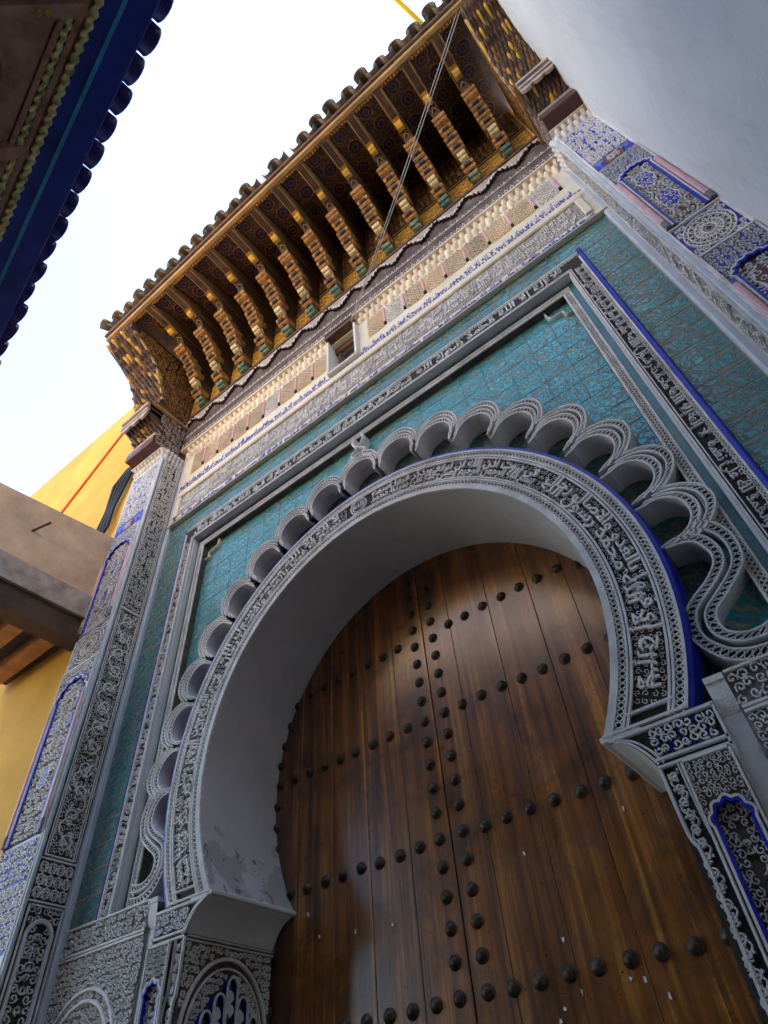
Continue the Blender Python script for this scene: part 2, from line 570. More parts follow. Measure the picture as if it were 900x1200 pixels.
# ------------------------------------------------------------------ frames: (u, v, height) -> xyz
def plane(o, U, V):
    o, U, V = (np.asarray(a, float) for a in (o, U, V))
    Nn = np.cross(U, V)

    def f(u, v, h):
        u, v, h = (np.asarray(a, float)[..., None] for a in (u, v, h))
        return o + u * U + v * V + h * Nn
    return f


def facade(y0):
    return plane((0, y0, 0), (1, 0, 0), (0, 0, 1))


def polar(zc, y0):
    """u = angle (radians, clockwise from the left), v = radius"""
    def f(u, v, h):
        u, v, h = (np.asarray(a, float) for a in (u, v, h))
        a = PI - u
        return np.stack([v * np.cos(a), np.full_like(v, y0) - h, zc + v * np.sin(a)], -1)
    return f


def Zs(z_app, y):
    """height of a point at depth y that is seen at height z_app on the wall plane"""
    return CAM[2] + (z_app - CAM[2]) * (y - CAM[1]) / (-CAM[1])


# ------------------------------------------------------------------ ornament in two dimensions
def line(u0, v0, u1, v1, n=2):
    t = np.linspace(0, 1, n)[:, None]
    return np.array([(u0, v0)]) * (1 - t) + np.array([(u1, v1)]) * t


def net(mb, L, W, frame, u0=0., v0=0., per=.05, w=.006, h=.010, phases=3, mat=0, du=None, h0=0.):
    """interlaced waves filling a band of length L and width W"""
    n = max(2, int(L / per * 8))
    u = np.linspace(0, L, n)
    for k in range(phases):
        ph = 2 * PI * k / phases
        v = W / 2 + W / 2 * .92 * np.sin(2 * PI * u / per + ph)
        mb.strips(np.stack([u0 + u, v0 + v], -1), w, frame, h, h0, mat)


def spirals(cx, cy, r, rot, sgn, k=11, turns=1.25):
    t = np.linspace(0, 1, k)[None]
    rr = r[:, None] * (.16 + .84 * t)
    a = rot[:, None] + sgn[:, None] * t * turns * 2 * PI
    return np.stack([cx[:, None] + rr * np.cos(a), cy[:, None] + rr * np.sin(a)], -1)


def curls(mb, u0, u1, v0, v1, frame, cell=.05, w=.011, h=.010, mat=0, inside=None, leaf=True, h0=0., mirror=False, seed=1):
    """carved arabesque: a field of small scrolls with leaves"""
    rg = np.random.default_rng(seed)
    nu, nv = max(1, round((u1 - u0) / cell)), max(1, round((v1 - v0) / cell))
    gx, gy = np.meshgrid(np.arange(nu), np.arange(nv))
    gx, gy = gx.ravel().astype(float), gy.ravel().astype(float)
    du, dv = (u1 - u0) / nu, (v1 - v0) / nv
    cx = u0 + (gx + .5 + rg.uniform(-.16, .16, len(gx))) * du
    cy = v0 + (gy + .5 + rg.uniform(-.16, .16, len(gx))) * dv
    r = np.minimum(du, dv) * rg.uniform(.40, .56, len(gx))
    rot = rg.uniform(0, 2 * PI, len(gx))
    sgn = np.where((gx + gy) % 2 > 0, 1., -1.)
    if mirror:
        half = cx < (u0 + u1) / 2
        cx, cy, r, rot, sgn = cx[half], cy[half], r[half], rot[half], sgn[half]
        cx = np.concatenate([cx, u0 + u1 - cx])
        cy, r = np.concatenate([cy, cy]), np.concatenate([r, r])
        rot, sgn = np.concatenate([rot, PI - rot]), np.concatenate([sgn, -sgn])
    if inside is not None:
        ok = inside(cx, cy)
        cx, cy, r, rot, sgn = cx[ok], cy[ok], r[ok], rot[ok], sgn[ok]
    if not len(cx):
        return
    P = spirals(cx, cy, r * 1.12, rot, sgn, 9, 1.1)
    P[..., 0] = np.clip(P[..., 0], u0, u1)
    P[..., 1] = np.clip(P[..., 1], v0, v1)
    mb.strips(P, np.linspace(w * 1.15, w * .6, 9), frame, h, h0, mat)
    if leaf:
        a = rot + 1.1
        t = np.linspace(-1, 1, 4)[None]
        lx = cx[:, None] + np.cos(a)[:, None] * r[:, None] * .95 + t * (np.cos(a + 1.3) * r)[:, None] * .55
        ly = cy[:, None] + np.sin(a)[:, None] * r[:, None] * .95 + t * (np.sin(a + 1.3) * r)[:, None] * .55
        P = np.stack([np.clip(lx, u0, u1), np.clip(ly, v0, v1)], -1)
        mb.strips(P, np.array([w * .3, w * 1.15, w * .9, w * .2]), frame, h * 1.05, h0, mat)


def scroll(mb, L, W, frame, u0=0., v0=0., w=.012, h=.012, mat=0, seed=1):
    """vine scroll band: a waving stem, a spiral and leaves in each bay"""
    rg = np.random.default_rng(seed)
    c = W * .92
    n = max(1, round(L / c))
    c = L / n
    u = np.linspace(0, L, n * 7 + 1)
    mb.strips(np.stack([u0 + u, v0 + W / 2 + W * .40 * np.cos(PI * u / c)], -1), w, frame, h, 0, mat)
    k = np.arange(n)
    s = np.where(k % 2 == 0, 1., -1.)
    cx = u0 + (k + .5) * c
    cy = v0 + W / 2 - 0 * s
    P = spirals(cx, cy, np.full(n, W * .34), np.where(s > 0, PI / 2, -PI / 2), s, 13, 1.35)
    mb.strips(P, np.linspace(w * 1.5, w * .8, 13), frame, h * 1.1, 0, mat)
    for j in range(5):
        a = rg.uniform(0, 2 * PI, n)
        rad = W * rg.uniform(.20, .46, n)
        lx, ly = cx + np.cos(a) * rad * .9, cy + np.sin(a) * rad
        ly = np.clip(ly, v0 + w, v0 + W - w)
        t = np.linspace(-1, 1, 4)[None]
        b = a + rg.uniform(.6, 1.8, n)
        P = np.stack([lx[:, None] + t * (np.cos(b) * W * .11)[:, None], np.clip(ly[:, None] + t * (np.sin(b) * W * .11)[:, None], v0, v0 + W)], -1)
        mb.strips(P, np.array([w * .4, w * 1.7, w * 1.3, w * .3]), frame, h, 0, mat)


def stars(mb, u0, u1, v0, v1, frame, cell=.09, w=.009, h=.010, mat=0):
    """star lattice from overlapping rotated squares and octagons"""
    nu, nv = max(1, round((u1 - u0) / cell)), max(1, round((v1 - v0) / cell))
    du, dv = (u1 - u0) / nu, (v1 - v0) / nv
    for i in range(nu):
        for j in range(nv):
            c = np.array([u0 + (i + .5) * du, v0 + (j + .5) * dv])
            for a0 in (0, PI / 4):
                a = a0 + np.arange(5) * PI / 2
                mb.strips(c + np.stack([np.cos(a) * du * .5, np.sin(a) * dv * .5], -1), w, frame, h + (.002 if a0 else 0), 0, mat)
            a = np.linspace(0, 2 * PI, 9)
            mb.strips(c + np.stack([np.cos(a) * du * .2, np.sin(a) * dv * .2], -1), w * .8, frame, h, 0, mat)


# ------------------------------------------------------------------ Arabic lettering
FORMS = {'ا': (0xFE8D, 2), 'ب': (0xFE8F, 4), 'ة': (0xFE93, 2), 'ت': (0xFE95, 4), 'ث': (0xFE99, 4), 'ج': (0xFE9D, 4), 'ح': (0xFEA1, 4),
         'خ': (0xFEA5, 4), 'د': (0xFEA9, 2), 'ذ': (0xFEAB, 2), 'ر': (0xFEAD, 2), 'ز': (0xFEAF, 2), 'س': (0xFEB1, 4), 'ش': (0xFEB5, 4),
         'ص': (0xFEB9, 4), 'ض': (0xFEBD, 4), 'ط': (0xFEC1, 4), 'ظ': (0xFEC5, 4), 'ع': (0xFEC9, 4), 'غ': (0xFECD, 4), 'ف': (0xFED1, 4),
         'ق': (0xFED5, 4), 'ك': (0xFED9, 4), 'ل': (0xFEDD, 4), 'م': (0xFEE1, 4), 'ن': (0xFEE5, 4), 'ه': (0xFEE9, 4), 'و': (0xFEED, 2),
         'ى': (0xFEEF, 2), 'ي': (0xFEF1, 4), 'أ': (0xFE83, 2), 'إ': (0xFE87, 2), 'آ': (0xFE81, 2), 'ء': (0xFE80, 1), 'ﻻ': (0xFEFB, 2)}


def shape(s):
    s = s.replace('لا', 'ﻻ').replace('لآ', 'ﻻ').replace('لأ', 'ﻻ')
    out = []
    for i, ch in enumerate(s):
        if ch not in FORMS:
            out.append(ch)
            continue
        base, n = FORMS[ch]
        prev = i > 0 and FORMS.get(s[i - 1], (0, 0))[1] == 4
        nxt = i + 1 < len(s) and FORMS.get(s[i + 1], (0, 0))[1] >= 2
        k = 0
        if prev and n >= 2:
            k = 3 if (nxt and n == 4) else 1
        elif nxt and n == 4:
            k = 2
        out.append(chr(base + k))
    return ''.join(reversed(out))


_txt = {}


def text_geo(s, res=2, bold=.012):
    if (s, res, bold) in _txt:
        return _txt[(s, res, bold)]
    c = bpy.data.curves.new('lettering', 'FONT')
    c.body = shape(s)
    c.resolution_u = res
    c.extrude = .5
    c.offset = bold
    o = bpy.data.objects.new('lettering', c)
    COL.objects.link(o)
    dg = bpy.context.evaluated_depsgraph_get()
    ev = o.evaluated_get(dg)
    me = ev.to_mesh()
    me.calc_loop_triangles()
    V = np.empty(len(me.vertices) * 3)
    me.vertices.foreach_get('co', V)
    T = np.empty(len(me.loop_triangles) * 3, np.int32)
    me.loop_triangles.foreach_get('vertices', T)
    ev.to_mesh_clear()
    bpy.data.objects.remove(o)
    bpy.data.curves.remove(c)
    V, T = V.reshape(-1, 3), T.reshape(-1, 3)
    # drop the hidden back faces
    T = T[~((V[T][:, :, 2] < -.49).all(1))]
    V = V.copy()
    V[:, 2] = np.where(V[:, 2] > 0, 1., 0.)
    V[:, 0] -= V[:, 0].min()
    _txt[(s, res, bold)] = (V, T)
    return V, T


def lettering(mb, s, u0, u1, v0, v1, frame, h=.012, mat=0, res=2, bold=.012, lo=-.28, hi=.78, rep=1, h0=0.):
    """one line of writing stretched into the box; baseline box lo..hi of the font goes to v0..v1"""
    V, T = text_geo(s, res, bold)
    wid = V[:, 0].max() * 1.04
    step = (u1 - u0) / rep
    for k in range(rep):
        u = u0 + k * step + V[:, 0] / wid * step
        v = v0 + np.clip((V[:, 1] - lo) / (hi - lo), -.08, 1.08) * (v1 - v0)
        mb.add(frame(u, v, h0 + V[:, 2] * h), tris=T, mat=mat)


TXT = ['في بيوت أذن الله أن ترفع ويذكر فيها اسمه', 'يسبح له فيها بالغدو والآصال رجال', 'بسم الله الرحمن الرحيم وصلى الله على سيدنا محمد',
       'لا إله إلا الله محمد رسول الله', 'الملك لله وحده والحمد لله على نعمه']

# ------------------------------------------------------------------ the ground and the alley round it
g = MB()
g.rect(-400, 400, -400, 400, plane((0, 0, 0), (1, 0, 0), (0, 1, 0)))
tag(g.build('ground', 'paving'), kind='structure')

# ------------------------------------------------------------------ gate facade
gate = empty('gate_facade', 'tall carved stucco and teal tile facade round the arched wooden door', 'facade')
ZC, RI = 3.561, 1.50
ZI = 2.76                       # springing of the arch band
AI = math.asin((ZC - ZI) / RI)  # angle below the horizontal where the intrados stops
Y_FRZ, Y_KUF, Y_CHN, Y_TEA = -.04, 0., .065, .13
F0, FT, FC, FF = facade(0), facade(Y_TEA), facade(Y_CHN), facade(Y_FRZ)
PILX, PILY = 2.80, -.34
H_T1 = Zs(6.94, Y_FRZ)


def arc(r, a0, a1, n, zc=ZC):
    a = np.linspace(a0, a1, n)
    return np.stack([r * np.cos(a), zc + r * np.sin(a)], -1)


# masonry: an added sun-blocking mass behind everything, the recessed back of the spandrel, the piers
mb = MB()
n = 73
inn = arc(RI + .01, PI + AI, -AI, n)
out = []
for x, z in inn:
    dx, dz = x, z - ZC
    t = min(2.45 / max(abs(dx), 1e-6), (3.4 / dz) if dz > 0 else ((ZC - ZI) / -dz if dz < 0 else 1e9))
    out.append((dx * t, ZC + dz * t))
mb.box(-3.40, 3.20, .80, 5.0, 0, 9.9)                       # unseen mass, added to keep the sun from leaking in
mb.box(-3.40, 3.20, .14, .80, 6.6, 9.9)
for s in (-1, 1):
    x0, x1 = sorted((s * 1.47, s * 2.80))
    mb.box(x0, x1, .012, .80, 0, ZI)                        # pier
    x0, x1 = sorted((s * 2.25, s * 2.80))
    mb.box(x0, x1, .012, .80, ZI, 6.7)
    x0, x1 = sorted((s * 2.80, s * 3.385))
    mb.box(x0, x1, PILY + .012, .80, 0, 8.095)
mb.build('masonry', 'plaster', gate)


# intrados
mb = MB()
inn = arc(RI, PI + AI, -AI, 97)
k = len(inn)
V = np.concatenate([np.column_stack([inn[:, 0], np.full(k, .0), inn[:, 1]]), np.column_stack([inn[:, 0], np.full(k, .715), inn[:, 1]])])
mb.add(V, [(i, i + 1, k + i + 1, k + i) for i in range(k - 1)])
mb.build('arch_reveal', 'soffit', gate, smooth=True)

# arch band with the inscription ---------------------------------------------------------
FP = polar(ZC, 0.)
A0, A1 = -AI, PI + AI


def cut(r):           # the band stops at the springing height on both sides
    return math.asin(min(.99, (ZC - ZI) / r))


def ring(mb, r0, r1, h, h0, mat, nn=121):
    rm = (r0 + r1) / 2
    a = cut(rm)
    u = np.linspace(-a, PI + a, nn)
    mb.strips(np.stack([u, np.full(nn, rm)], -1) * [1, 1], 0, FP, 0, 0, mat) if False else None
    A = np.stack([u, np.full(nn, r0)], -1)
    B = np.stack([u, np.full(nn, r1)], -1)
    mb.fill(A, B, FP, h, mat)
    mb.wall(A, FP, h0, h, mat)
    mb.wall(B, FP, h0, h, mat)


band = MB()
u = np.linspace(-1, 1, 121)
rows = [RI, 1.60, 1.70, 1.80, 1.84]
for r0, r1 in zip(rows[:-1], rows[1:]):
    c0, c1 = cut(r0), cut(r1)
    band.fill(np.stack([PI / 2 + u * (PI / 2 + c0), np.full(121, r0)], -1), np.stack([PI / 2 + u * (PI / 2 + c1), np.full(121, r1)], -1), FP, 0)
band_o = band.build('inscription_band', 'dark', gate)
tag(band_o, 'horseshoe arch band with white lettering on a dark ground')
rim = MB()
for r0, r1 in ((1.500, 1.538), (1.574, 1.586), (1.592, 1.604), (1.757, 1.769), (1.775, 1.787), (1.824, 1.840)):
    ring(rim, r0, r1, .014, -.01, 0)
for s in (0, 1):                                            # closing bars at the foot of the band
    for dz in (.0, .055):
        dd = ZC - ZI - .01 - dz
        P = [(-math.sqrt((1.50 if dz == 0 else 1.58) ** 2 - dd ** 2), ZI + .01 + dz), (-math.sqrt((1.84 if dz == 0 else 1.78) ** 2 - dd ** 2), ZI + .01 + dz)]
        P = np.array(P) * [(1 if s == 0 else -1), 1]
        rim.strips(P, .016, F0, .016, 0)
rim.build('rim', 'stucco', band_o)
nets = MB()
for rm, wd in ((1.556, .034), (1.8055, .034)):
    a = cut(rm)
    nn = int((PI + 2 * a) * rm / .05 * 8)
    uu = np.linspace(-a, PI + a, nn)
    for kk in range(3):
        nets.strips(np.stack([uu, rm + wd / 2 * .92 * np.sin(uu * rm / .05 * 2 * PI + kk * 2 * PI / 3)], -1), .0055, FP, .011) if False else None
    # waves in polar coordinates: width offsets have to be radial, so build as narrow fills
    for kk in range(2):
        vv = rm + wd / 2 * .95 * np.sin(uu * rm / .060 * 2 * PI + kk * PI)
        x = -np.cos(uu) * vv
        z = ZC + np.sin(uu) * vv
        nets.strips(np.stack([x, z], -1), .0062, F0, .011)
stuff(nets.build('net_border', 'stucco', band_o))
let = MB()
RT0, RT1 = 1.606, 1.755
amax = cut(1.68) - .05
mid = .075
segs = [(-amax, PI / 2 - mid), (PI / 2 + mid, PI + amax)]
for si, (ua, ub) in enumerate(segs):
    q = (ub - ua) / 2
    for j in range(2):
        a, b = ua + j * q, ua + (j + 1) * q
        lettering(let, TXT[(si * 2 + j) % 5], a + .004, b - .004, RT0 - .006, RT0 + .104, FP, .014, bold=.013)
        lettering(let, TXT[(si * 3 + j + 2) % 5], a + .010, b - .010, RT0 + .052, RT1 + .012, FP, .017, bold=.013)
lettering(let, 'الله', PI / 2 - .030, PI / 2 + .030, RT0 + .035, RT1 - .035, FP, .014, bold=.006)
stuff(let.build('lettering', 'stucco', band_o))
cur = MB()
for (ua, ub) in segs:
    curls(cur, ua, ub, RT0, RT1, lambda u, v, h: FP(u, v, h), .03, 0.004, .005, leaf=False, seed=3) if False else None
    m0 = int((ub - ua) * 1.68 / .034)
    for j, rr in enumerate((1.625, 1.66, 1.70, 1.735)):
        th = PI - np.linspace(ua + .01, ub - .01, m0)
        P = spirals(rr * np.cos(th), ZC + rr * np.sin(th), np.full(m0, .017), rng.uniform(0, 6.28, m0), np.where(np.arange(m0) % 2, 1., -1.), 7, 1.1)
        cur.strips(P, .0032, F0, .005)
stuff(cur.build('scrollwork', 'stucco', band_o))
med = MB()
for rr, ww in ((.082, .012), (.060, .009)):
    t = np.linspace(0, 2 * PI, 29)[:-1]
    med.strips(np.stack([rr * .95 * np.cos(t), ZC + 1.681 + rr * np.sin(t)], -1), ww, F0, .016, closed=True)
med.build('medallion', 'stucco', band_o)
blue = MB()
nn = 121
for r0, r1, h0, h1 in ((1.840, 1.862, .012, .006), (1.862, 1.876, .006, -.07)):
    c0 = cut(r0)
    uu = np.linspace(-c0, PI + c0, nn)
    A = FP(uu, np.full(nn, r0), np.full(nn, h0))
    B = FP(uu, np.full(nn, r1), np.full(nn, h1))
    blue.add(np.concatenate([A, B]), [(i, i + 1, nn + i + 1, nn + i) for i in range(nn - 1)])
blue.build('blue_edge', 'blue', band_o, smooth=True)
bk_ = MB()
uu = np.linspace(-cut(1.876), PI + cut(1.876), nn)
A = FP(uu, np.full(nn, 1.876), np.full(nn, -.07))
B = FP(uu, np.full(nn, 1.878), np.full(nn, -.26))
bk_.add(np.concatenate([A, B]), [(i, i + 1, nn + i + 1, nn + i) for i in range(nn - 1)])
bk_.build('band_side', 'brown_ground', band_o, smooth=True)

NL, PIT = 17, R(10.61)


def rc(a):
    return 1.885 + .20 * max(0, math.sin(a)) ** 2


# spandrel tiles -------------------------------------------------------------------------
sp = MB()
sp.rect(-2.2, 2.2, 6.255, 6.30, FT, .001)
span_o = sp.build('spandrel', 'grout', gate)


def tile_mesh(name, w, h, mat, c=.0018, d=.0026):
    t = MB()
    a, b = w / 2 - .0016, h / 2 - .0016
    Vv = [(-a, 0, -b), (a, 0, -b), (a, 0, b), (-a, 0, b), (-a + c, -d, -b + c), (a - c, -d, -b + c), (a - c, -d, b - c), (-a + c, -d, b - c)]
    t.add(Vv, [(4, 5, 6, 7), (0, 1, 5, 4), (1, 2, 6, 5), (2, 3, 7, 6), (3, 0, 4, 7)])
    o = t.build(name, mat, gate)
    me = o.data
    bpy.data.objects.remove(o)
    return me


def put_tile(me, x, y, z, parent, jit=.0012):
    o = link('tile', me, parent, (x, y - rng.uniform(0, jit), z))
    o.rotation_euler = (rng.uniform(-.006, .006), rng.uniform(-.006, .006), rng.uniform(-.006, .006))
    return o


S_MID = [(2.051, 3.566), (2.101, 3.489), (2.107, 3.391), (2.064, 3.3), (1.958, 3.23), (1.883, 3.162), (1.86, 3.078), (1.885, 2.997), (1.956, 2.934), (2.057, 2.928)]
right = [(x, z) for x, z in S_MID[::-1]]
top_ = [((rc(a) + .20) * math.cos(a), ZC + (rc(a) + .20) * math.sin(a)) for a in np.linspace(R(2), PI - R(2), 90)]
inn_b = np.array([(2.08, 2.86)] + right + top_ + [(-x, z) for x, z in S_MID] + [(-2.08, 2.86)])
out_b = []
for x, z in inn_b:
    dx, dz = x, z - ZC
    t = min(2.25 / max(abs(dx), 1e-6), (2.78 / dz) if dz > 0 else 1e9)
    out_b.append((dx * t, ZC + dz * t))
bed = MB()
bed.fill(inn_b, out_b, FT, -.0005)
bed.build('tile_bed', 'teal', span_o)
hol = MB()
hol.fill(np.array([(1.80 * math.cos(a), ZC + 1.80 * math.sin(a)) for a in np.linspace(-.42, PI + .42, 80)]),
         np.array([((rc(a) + .26) * math.cos(a), ZC + (rc(a) + .26) * math.sin(a)) for a in np.linspace(-.42, PI + .42, 80)]), facade(.215), 0)
hol.build('hollow_back', 'hollow_tile', span_o)
TS = .2148
me = tile_mesh('tile', TS, TS, 'teal')
nx = 20
for j in range(0, 20):
    for i in range(nx):
        x = -TS * nx / 2 + (i + .5) * TS
        z = 6.33 - (j + .5) * TS
        cr = [math.hypot(x + sx * TS / 2, z + sz * TS / 2 - ZC) for sx in (-1, 1) for sz in (-1, 1)]
        if z < 2.80 or min(cr) < rc(math.atan2(z - ZC, abs(x))) + .215:
            continue
        r = math.hypot(x, z - ZC)
        a = math.atan2(z - ZC, abs(x))
        put_tile(me, x, Y_TEA, z, span_o)

# polylobed arch -------------------------------------------------------------------------
lob_o = MB()
lob_o.rect(-.02, .02, ZC + 2.33, ZC + 2.36, FT, .01, -.005)
lob_o = lob_o.build('polylobed_arch', 'stucco', gate)
tag(lob_o, 'chain of carved lobes arching over the inscription band')
LOBE0 = PI / 2 - PIT * NL / 2


HB = Y_TEA - .03           # lobes stand this far out of the spandrel


def band_between(mb, I, O, depth=HB, netp=.062):
    """carved band between two contours: net strip, groove, net strip; deep sides"""
    I, O = np.asarray(I, float), np.asarray(O, float)
    k = len(I)

    def at(w):
        return I + (O - I) * w
    # top strips (dark ground + net), groove recessed
    mb.wall(I, FT, -.08, depth, 2)
    mb.wall(O, FT, -.01, depth, 0)
    for a, b in ((0, .40), (.60, 1.)):
        mb.fill(at(a), at(b), FT, depth, 1)
        for w in (a + .035, b - .035):
            mb.strips(at(w), .012, FT, .010, depth, 0)
        d = np.linalg.norm(np.diff(at((a + b) / 2), axis=0), axis=1)
        L = np.concatenate([[0], np.cumsum(d)])
        nn = max(8, int(L[-1] / netp * 8))
        s = np.linspace(0, L[-1], nn)
        for ph in range(2):
            w = (a + b) / 2 + (b - a) * .36 * np.sin(2 * PI * s / netp + ph * PI)
            ii = np.stack([np.interp(s, L, I[:, j]) for j in (0, 1)], -1)
            oo = np.stack([np.interp(s, L, O[:, j]) for j in (0, 1)], -1)
            mb.strips(ii + (oo - ii) * w[:, None], .0055, FT, .007, depth, 0)
    mb.wall(at(.40), FT, depth - .05, depth, 0)
    mb.wall(at(.60), FT, depth - .05, depth, 0)
    mb.fill(at(.40), at(.60), FT, depth - .05, 3)


for j in range(NL):
    a_c = LOBE0 + (j + .5) * PIT
    rcc = rc(a_c)
    cx, cz = (rcc + .045) * math.cos(a_c), ZC + (rcc + .045) * math.sin(a_c)
    rad = np.array([math.cos(a_c), math.sin(a_c)])
    tan = np.array([-math.sin(a_c), math.cos(a_c)])
    half = (rcc + .05) * PIT / 2
    ri = half * .80
    ro_r, ro_t = .290, half * 1.06
    t = np.linspace(-1, 1, 25)
    ph = t * R(112)
    # inner foil: a little horseshoe closing down to pointed cusps
    I = np.array([cx, cz]) + np.outer(.012 + np.cos(ph) * ri * .95, rad) + np.outer(np.sin(ph) * ri, tan)
    for e in (0, 1):
        k_ = 0 if e == 0 else -1
        I[k_] = np.array([cx, cz]) + rad * (-.085) + tan * (half * .83) * (-1 if e == 0 else 1)
    # outer foil, cut where it meets its neighbours
    po = t * R(66)
    O = np.array([cx, cz]) + np.outer(-.005 + np.cos(po) * ro_r, rad) + np.outer(np.sin(po) * ro_t / math.sin(R(66)), tan)
    lb = MB()
    band_between(lb, I, O)
    # side faces at the cusp
    lb.build('lobe', ['stucco', 'dark', 'plaster', 'teal_strip'], lob_o)


def smooth_line(pts, n=44):
    P = np.asarray(pts, float)
    P = np.vstack([2 * P[0] - P[1], P, 2 * P[-1] - P[-2]])
    out = []
    m = len(P) - 3
    for t in np.linspace(0, m - 1e-6, n):
        i = int(t)
        f = t - i
        p0, p1, p2, p3 = P[i:i + 4]
        out.append(.5 * ((2 * p1) + (-p0 + p2) * f + (2 * p0 - 5 * p1 + 4 * p2 - p3) * f * f + (-p0 + 3 * p1 - 3 * p2 + p3) * f ** 3))
    return np.array(out)


S_IN = [(1.874, 3.560), (1.99, 3.536), (2.04, 3.456), (2.034, 3.377), (1.972, 3.307), (1.887, 3.252), (1.827, 3.201), (1.792, 3.121), (1.797, 3.033), (1.855, 2.932), (1.928, 2.877), (2.021, 2.856), (2.125, 2.862)]
S_OUT = [(2.070, 3.640), (2.145, 3.567), (2.177, 3.459), (2.161, 3.337), (2.114, 3.27), (2.029, 3.198), (1.953, 3.142), (1.93, 3.093), (1.942, 3.031), (1.999, 2.994), (2.06, 2.99), (2.10, 3.0), (2.135, 3.012)]
for s in (1, -1):
    I, O = smooth_line(S_IN), smooth_line(S_OUT)
    lb = MB()
    band_between(lb, I * [s, 1], O * [s, 1])
    lb.build('tail', ['stucco', 'dark', 'plaster', 'teal_strip'], lob_o)
# knot tying the top lobe to the frame
kn = MB()
zt = ZC + 2.385
for s in (-1, 1):
    kn.strips(smooth_line([(s * .15, zt - .10), (s * .05, zt - .02), (s * .075, zt + .06), (-s * .03, zt + .16), (-s * .06, zt + .24), (-s * .045, zt + .31)], 20), .030, FT, HB, 0)
    kn.strips(smooth_line([(s * .15, zt - .10), (s * .05, zt - .02), (s * .075, zt + .06), (-s * .03, zt + .16), (-s * .06, zt + .24), (-s * .045, zt + .31)], 20), .010, FT, .008, HB)
kn.build('knot', 'stucco', lob_o)

# hollow plaster behind the tails, scooped corbels under them
for s in (-1, 1):
    sc = MB()
    t = np.linspace(0, 1, 15)
    prof = np.stack([.0 + .115 * np.sin(t * PI / 2) * 1.0, 2.60 + .235 * (1 - np.cos(t * PI / 2))], -1)   # (depth out, z)
    # concave scoop face between X 1.76 and 1.86
    x0, x1 = s * 1.757, s * 1.838
    Vv = []
    for d, z in zip(-.105 * (np.sin(t * PI / 2)), 2.605 + .215 * (1 - np.cos(t * PI / 2))):
        Vv += [(x0, d + .09, z), (x1, d + .09, z)]
    kq = [(2 * i, 2 * i + 1, 2 * i + 3, 2 * i + 2) for i in range(len(t) - 1)]
    sc.add(Vv, kq)
    sc.box(min(x0, x1), max(x0, x1), -.022, .13, 2.818, 2.845)
    sc.box(min(x0, x1), max(x0, x1), .085, .14, 1.2, 2.61)
    sc.build('scooped_corbel', 'stucco', gate)

# chain frame (level of the lobes) and Kufic frame ---------------------------------------
ch = MB()
CX0, CX1, CZ0, CZ1 = 2.136, 2.204, 6.262, 6.36


def frame_band(mb, x0, x1, zlow, z0, z1, Fr, h, h0, mat_base):
    for s in (-1, 1):
        a, b = sorted((s * x0, s * x1))
        mb.rect(a, b, zlow, z0, Fr, h, h0, mat_base)
    mb.rect(-x1, x1, z0, z1, Fr, h, h0, mat_base)


frame_band(ch, CX0, CX1, 2.85, CZ0, CZ1, FC, 0., -.07, 0)
chain_o = ch.build('chain_frame', 'brown_ground', gate)
ch = MB()
for s in (-1, 1):
    for xx in (CX0 + .007, CX1 - .007):
        ch.strips(line(s * xx, 2.85, s * xx, CZ0 + .01), .014, FC, .012, 0)
    Fv = plane((s * (CX0 + .012), Y_CHN, 2.85), (0, 0, 1), (-1, 0, 0)) if s < 0 else plane((CX0 + .012, Y_CHN, CZ0), (0, 0, -1), (1, 0, 0))
    net(ch, CZ0 - 2.85, CX1 - CX0 - .024, Fv, 0, 0, .085, .0058, .010)
for zz in (CZ0 + .007, CZ0 + .058):
    ch.strips(line(-CX1, zz, CX1, zz), .014, FC, .012, 0)
net(ch, 2 * CX1, .040, FC, -CX1, CZ0 + .012, .085, .0058, .010)
stuff(ch.build('chain', 'stucco', chain_o))
ts = MB()
for s in (-1, 1):                                           # plain glazed strip and pale reveal beside the chain
    a, b = sorted((s * (CX1 + .002), s * 2.262))
    ts.rect(a, b, 2.85, 6.40, FC, -.004)
ts.rect(-2.26, 2.26, CZ0 + .07, 6.42, FC, -.006)
ts.build('glazed_strip', 'teal_strip', gate)
for s in (-1, 1):                                           # little curved corner pieces of the spandrel
    co = MB()
    pts = smooth_line([(s * 2.15, 6.06), (s * 2.08, 6.07), (s * 2.07, 6.13), (s * 2.00, 6.14), (s * 1.95, 6.18), (s * 1.94, 6.28)], 18)
    co.strips(pts, .022, FT, .030, 0)
    co.strips(pts, .008, FT, .008, .030)
    co.build('corner_piece', 'stucco', chain_o)

KX0, KX1, KZ0, KZ1 = 2.262, 2.405, 6.395, 6.600
ku = MB()
for s in (-1, 1):
    a, b = sorted((s * KX0, s * KX1))
    ku.rect(a, b, 2.85, KZ0, F0, 0, None, 0)
ku.rect(-KX1, KX1, KZ0, KZ1, F0, 0, None, 0)
kuf_o = ku.build('kufic_frame', 'dark', gate)
tag(kuf_o, 'square frame of angular lettering round the teal spandrels')
kr = MB()
Fin = plane((0, 0, 0), (1, 0, 0), (0, 0, 1))
for s in (-1, 1):
    a, b = sorted((s * KX0, s * (KX0 - .001)))
    # pale reveal stepping back from the frame to the chain level
    Vv = [(s * KX0, -.012, 2.85), (s * KX0, -.012, KZ0), (s * KX0, Y_CHN + .01, KZ0), (s * KX0, Y_CHN + .01, 2.85)]
    kr.add(Vv, [(0, 1, 2, 3)])
Vv = [(-KX0, -.012, KZ0), (KX0, -.012, KZ0), (KX0, Y_CHN + .01, KZ0), (-KX0, Y_CHN + .01, KZ0)]
kr.add(Vv, [(0, 1, 2, 3)])
kr.build('reveal', 'step', kuf_o)
ks = MB()
kt = MB()
TW = KX1 - KX0
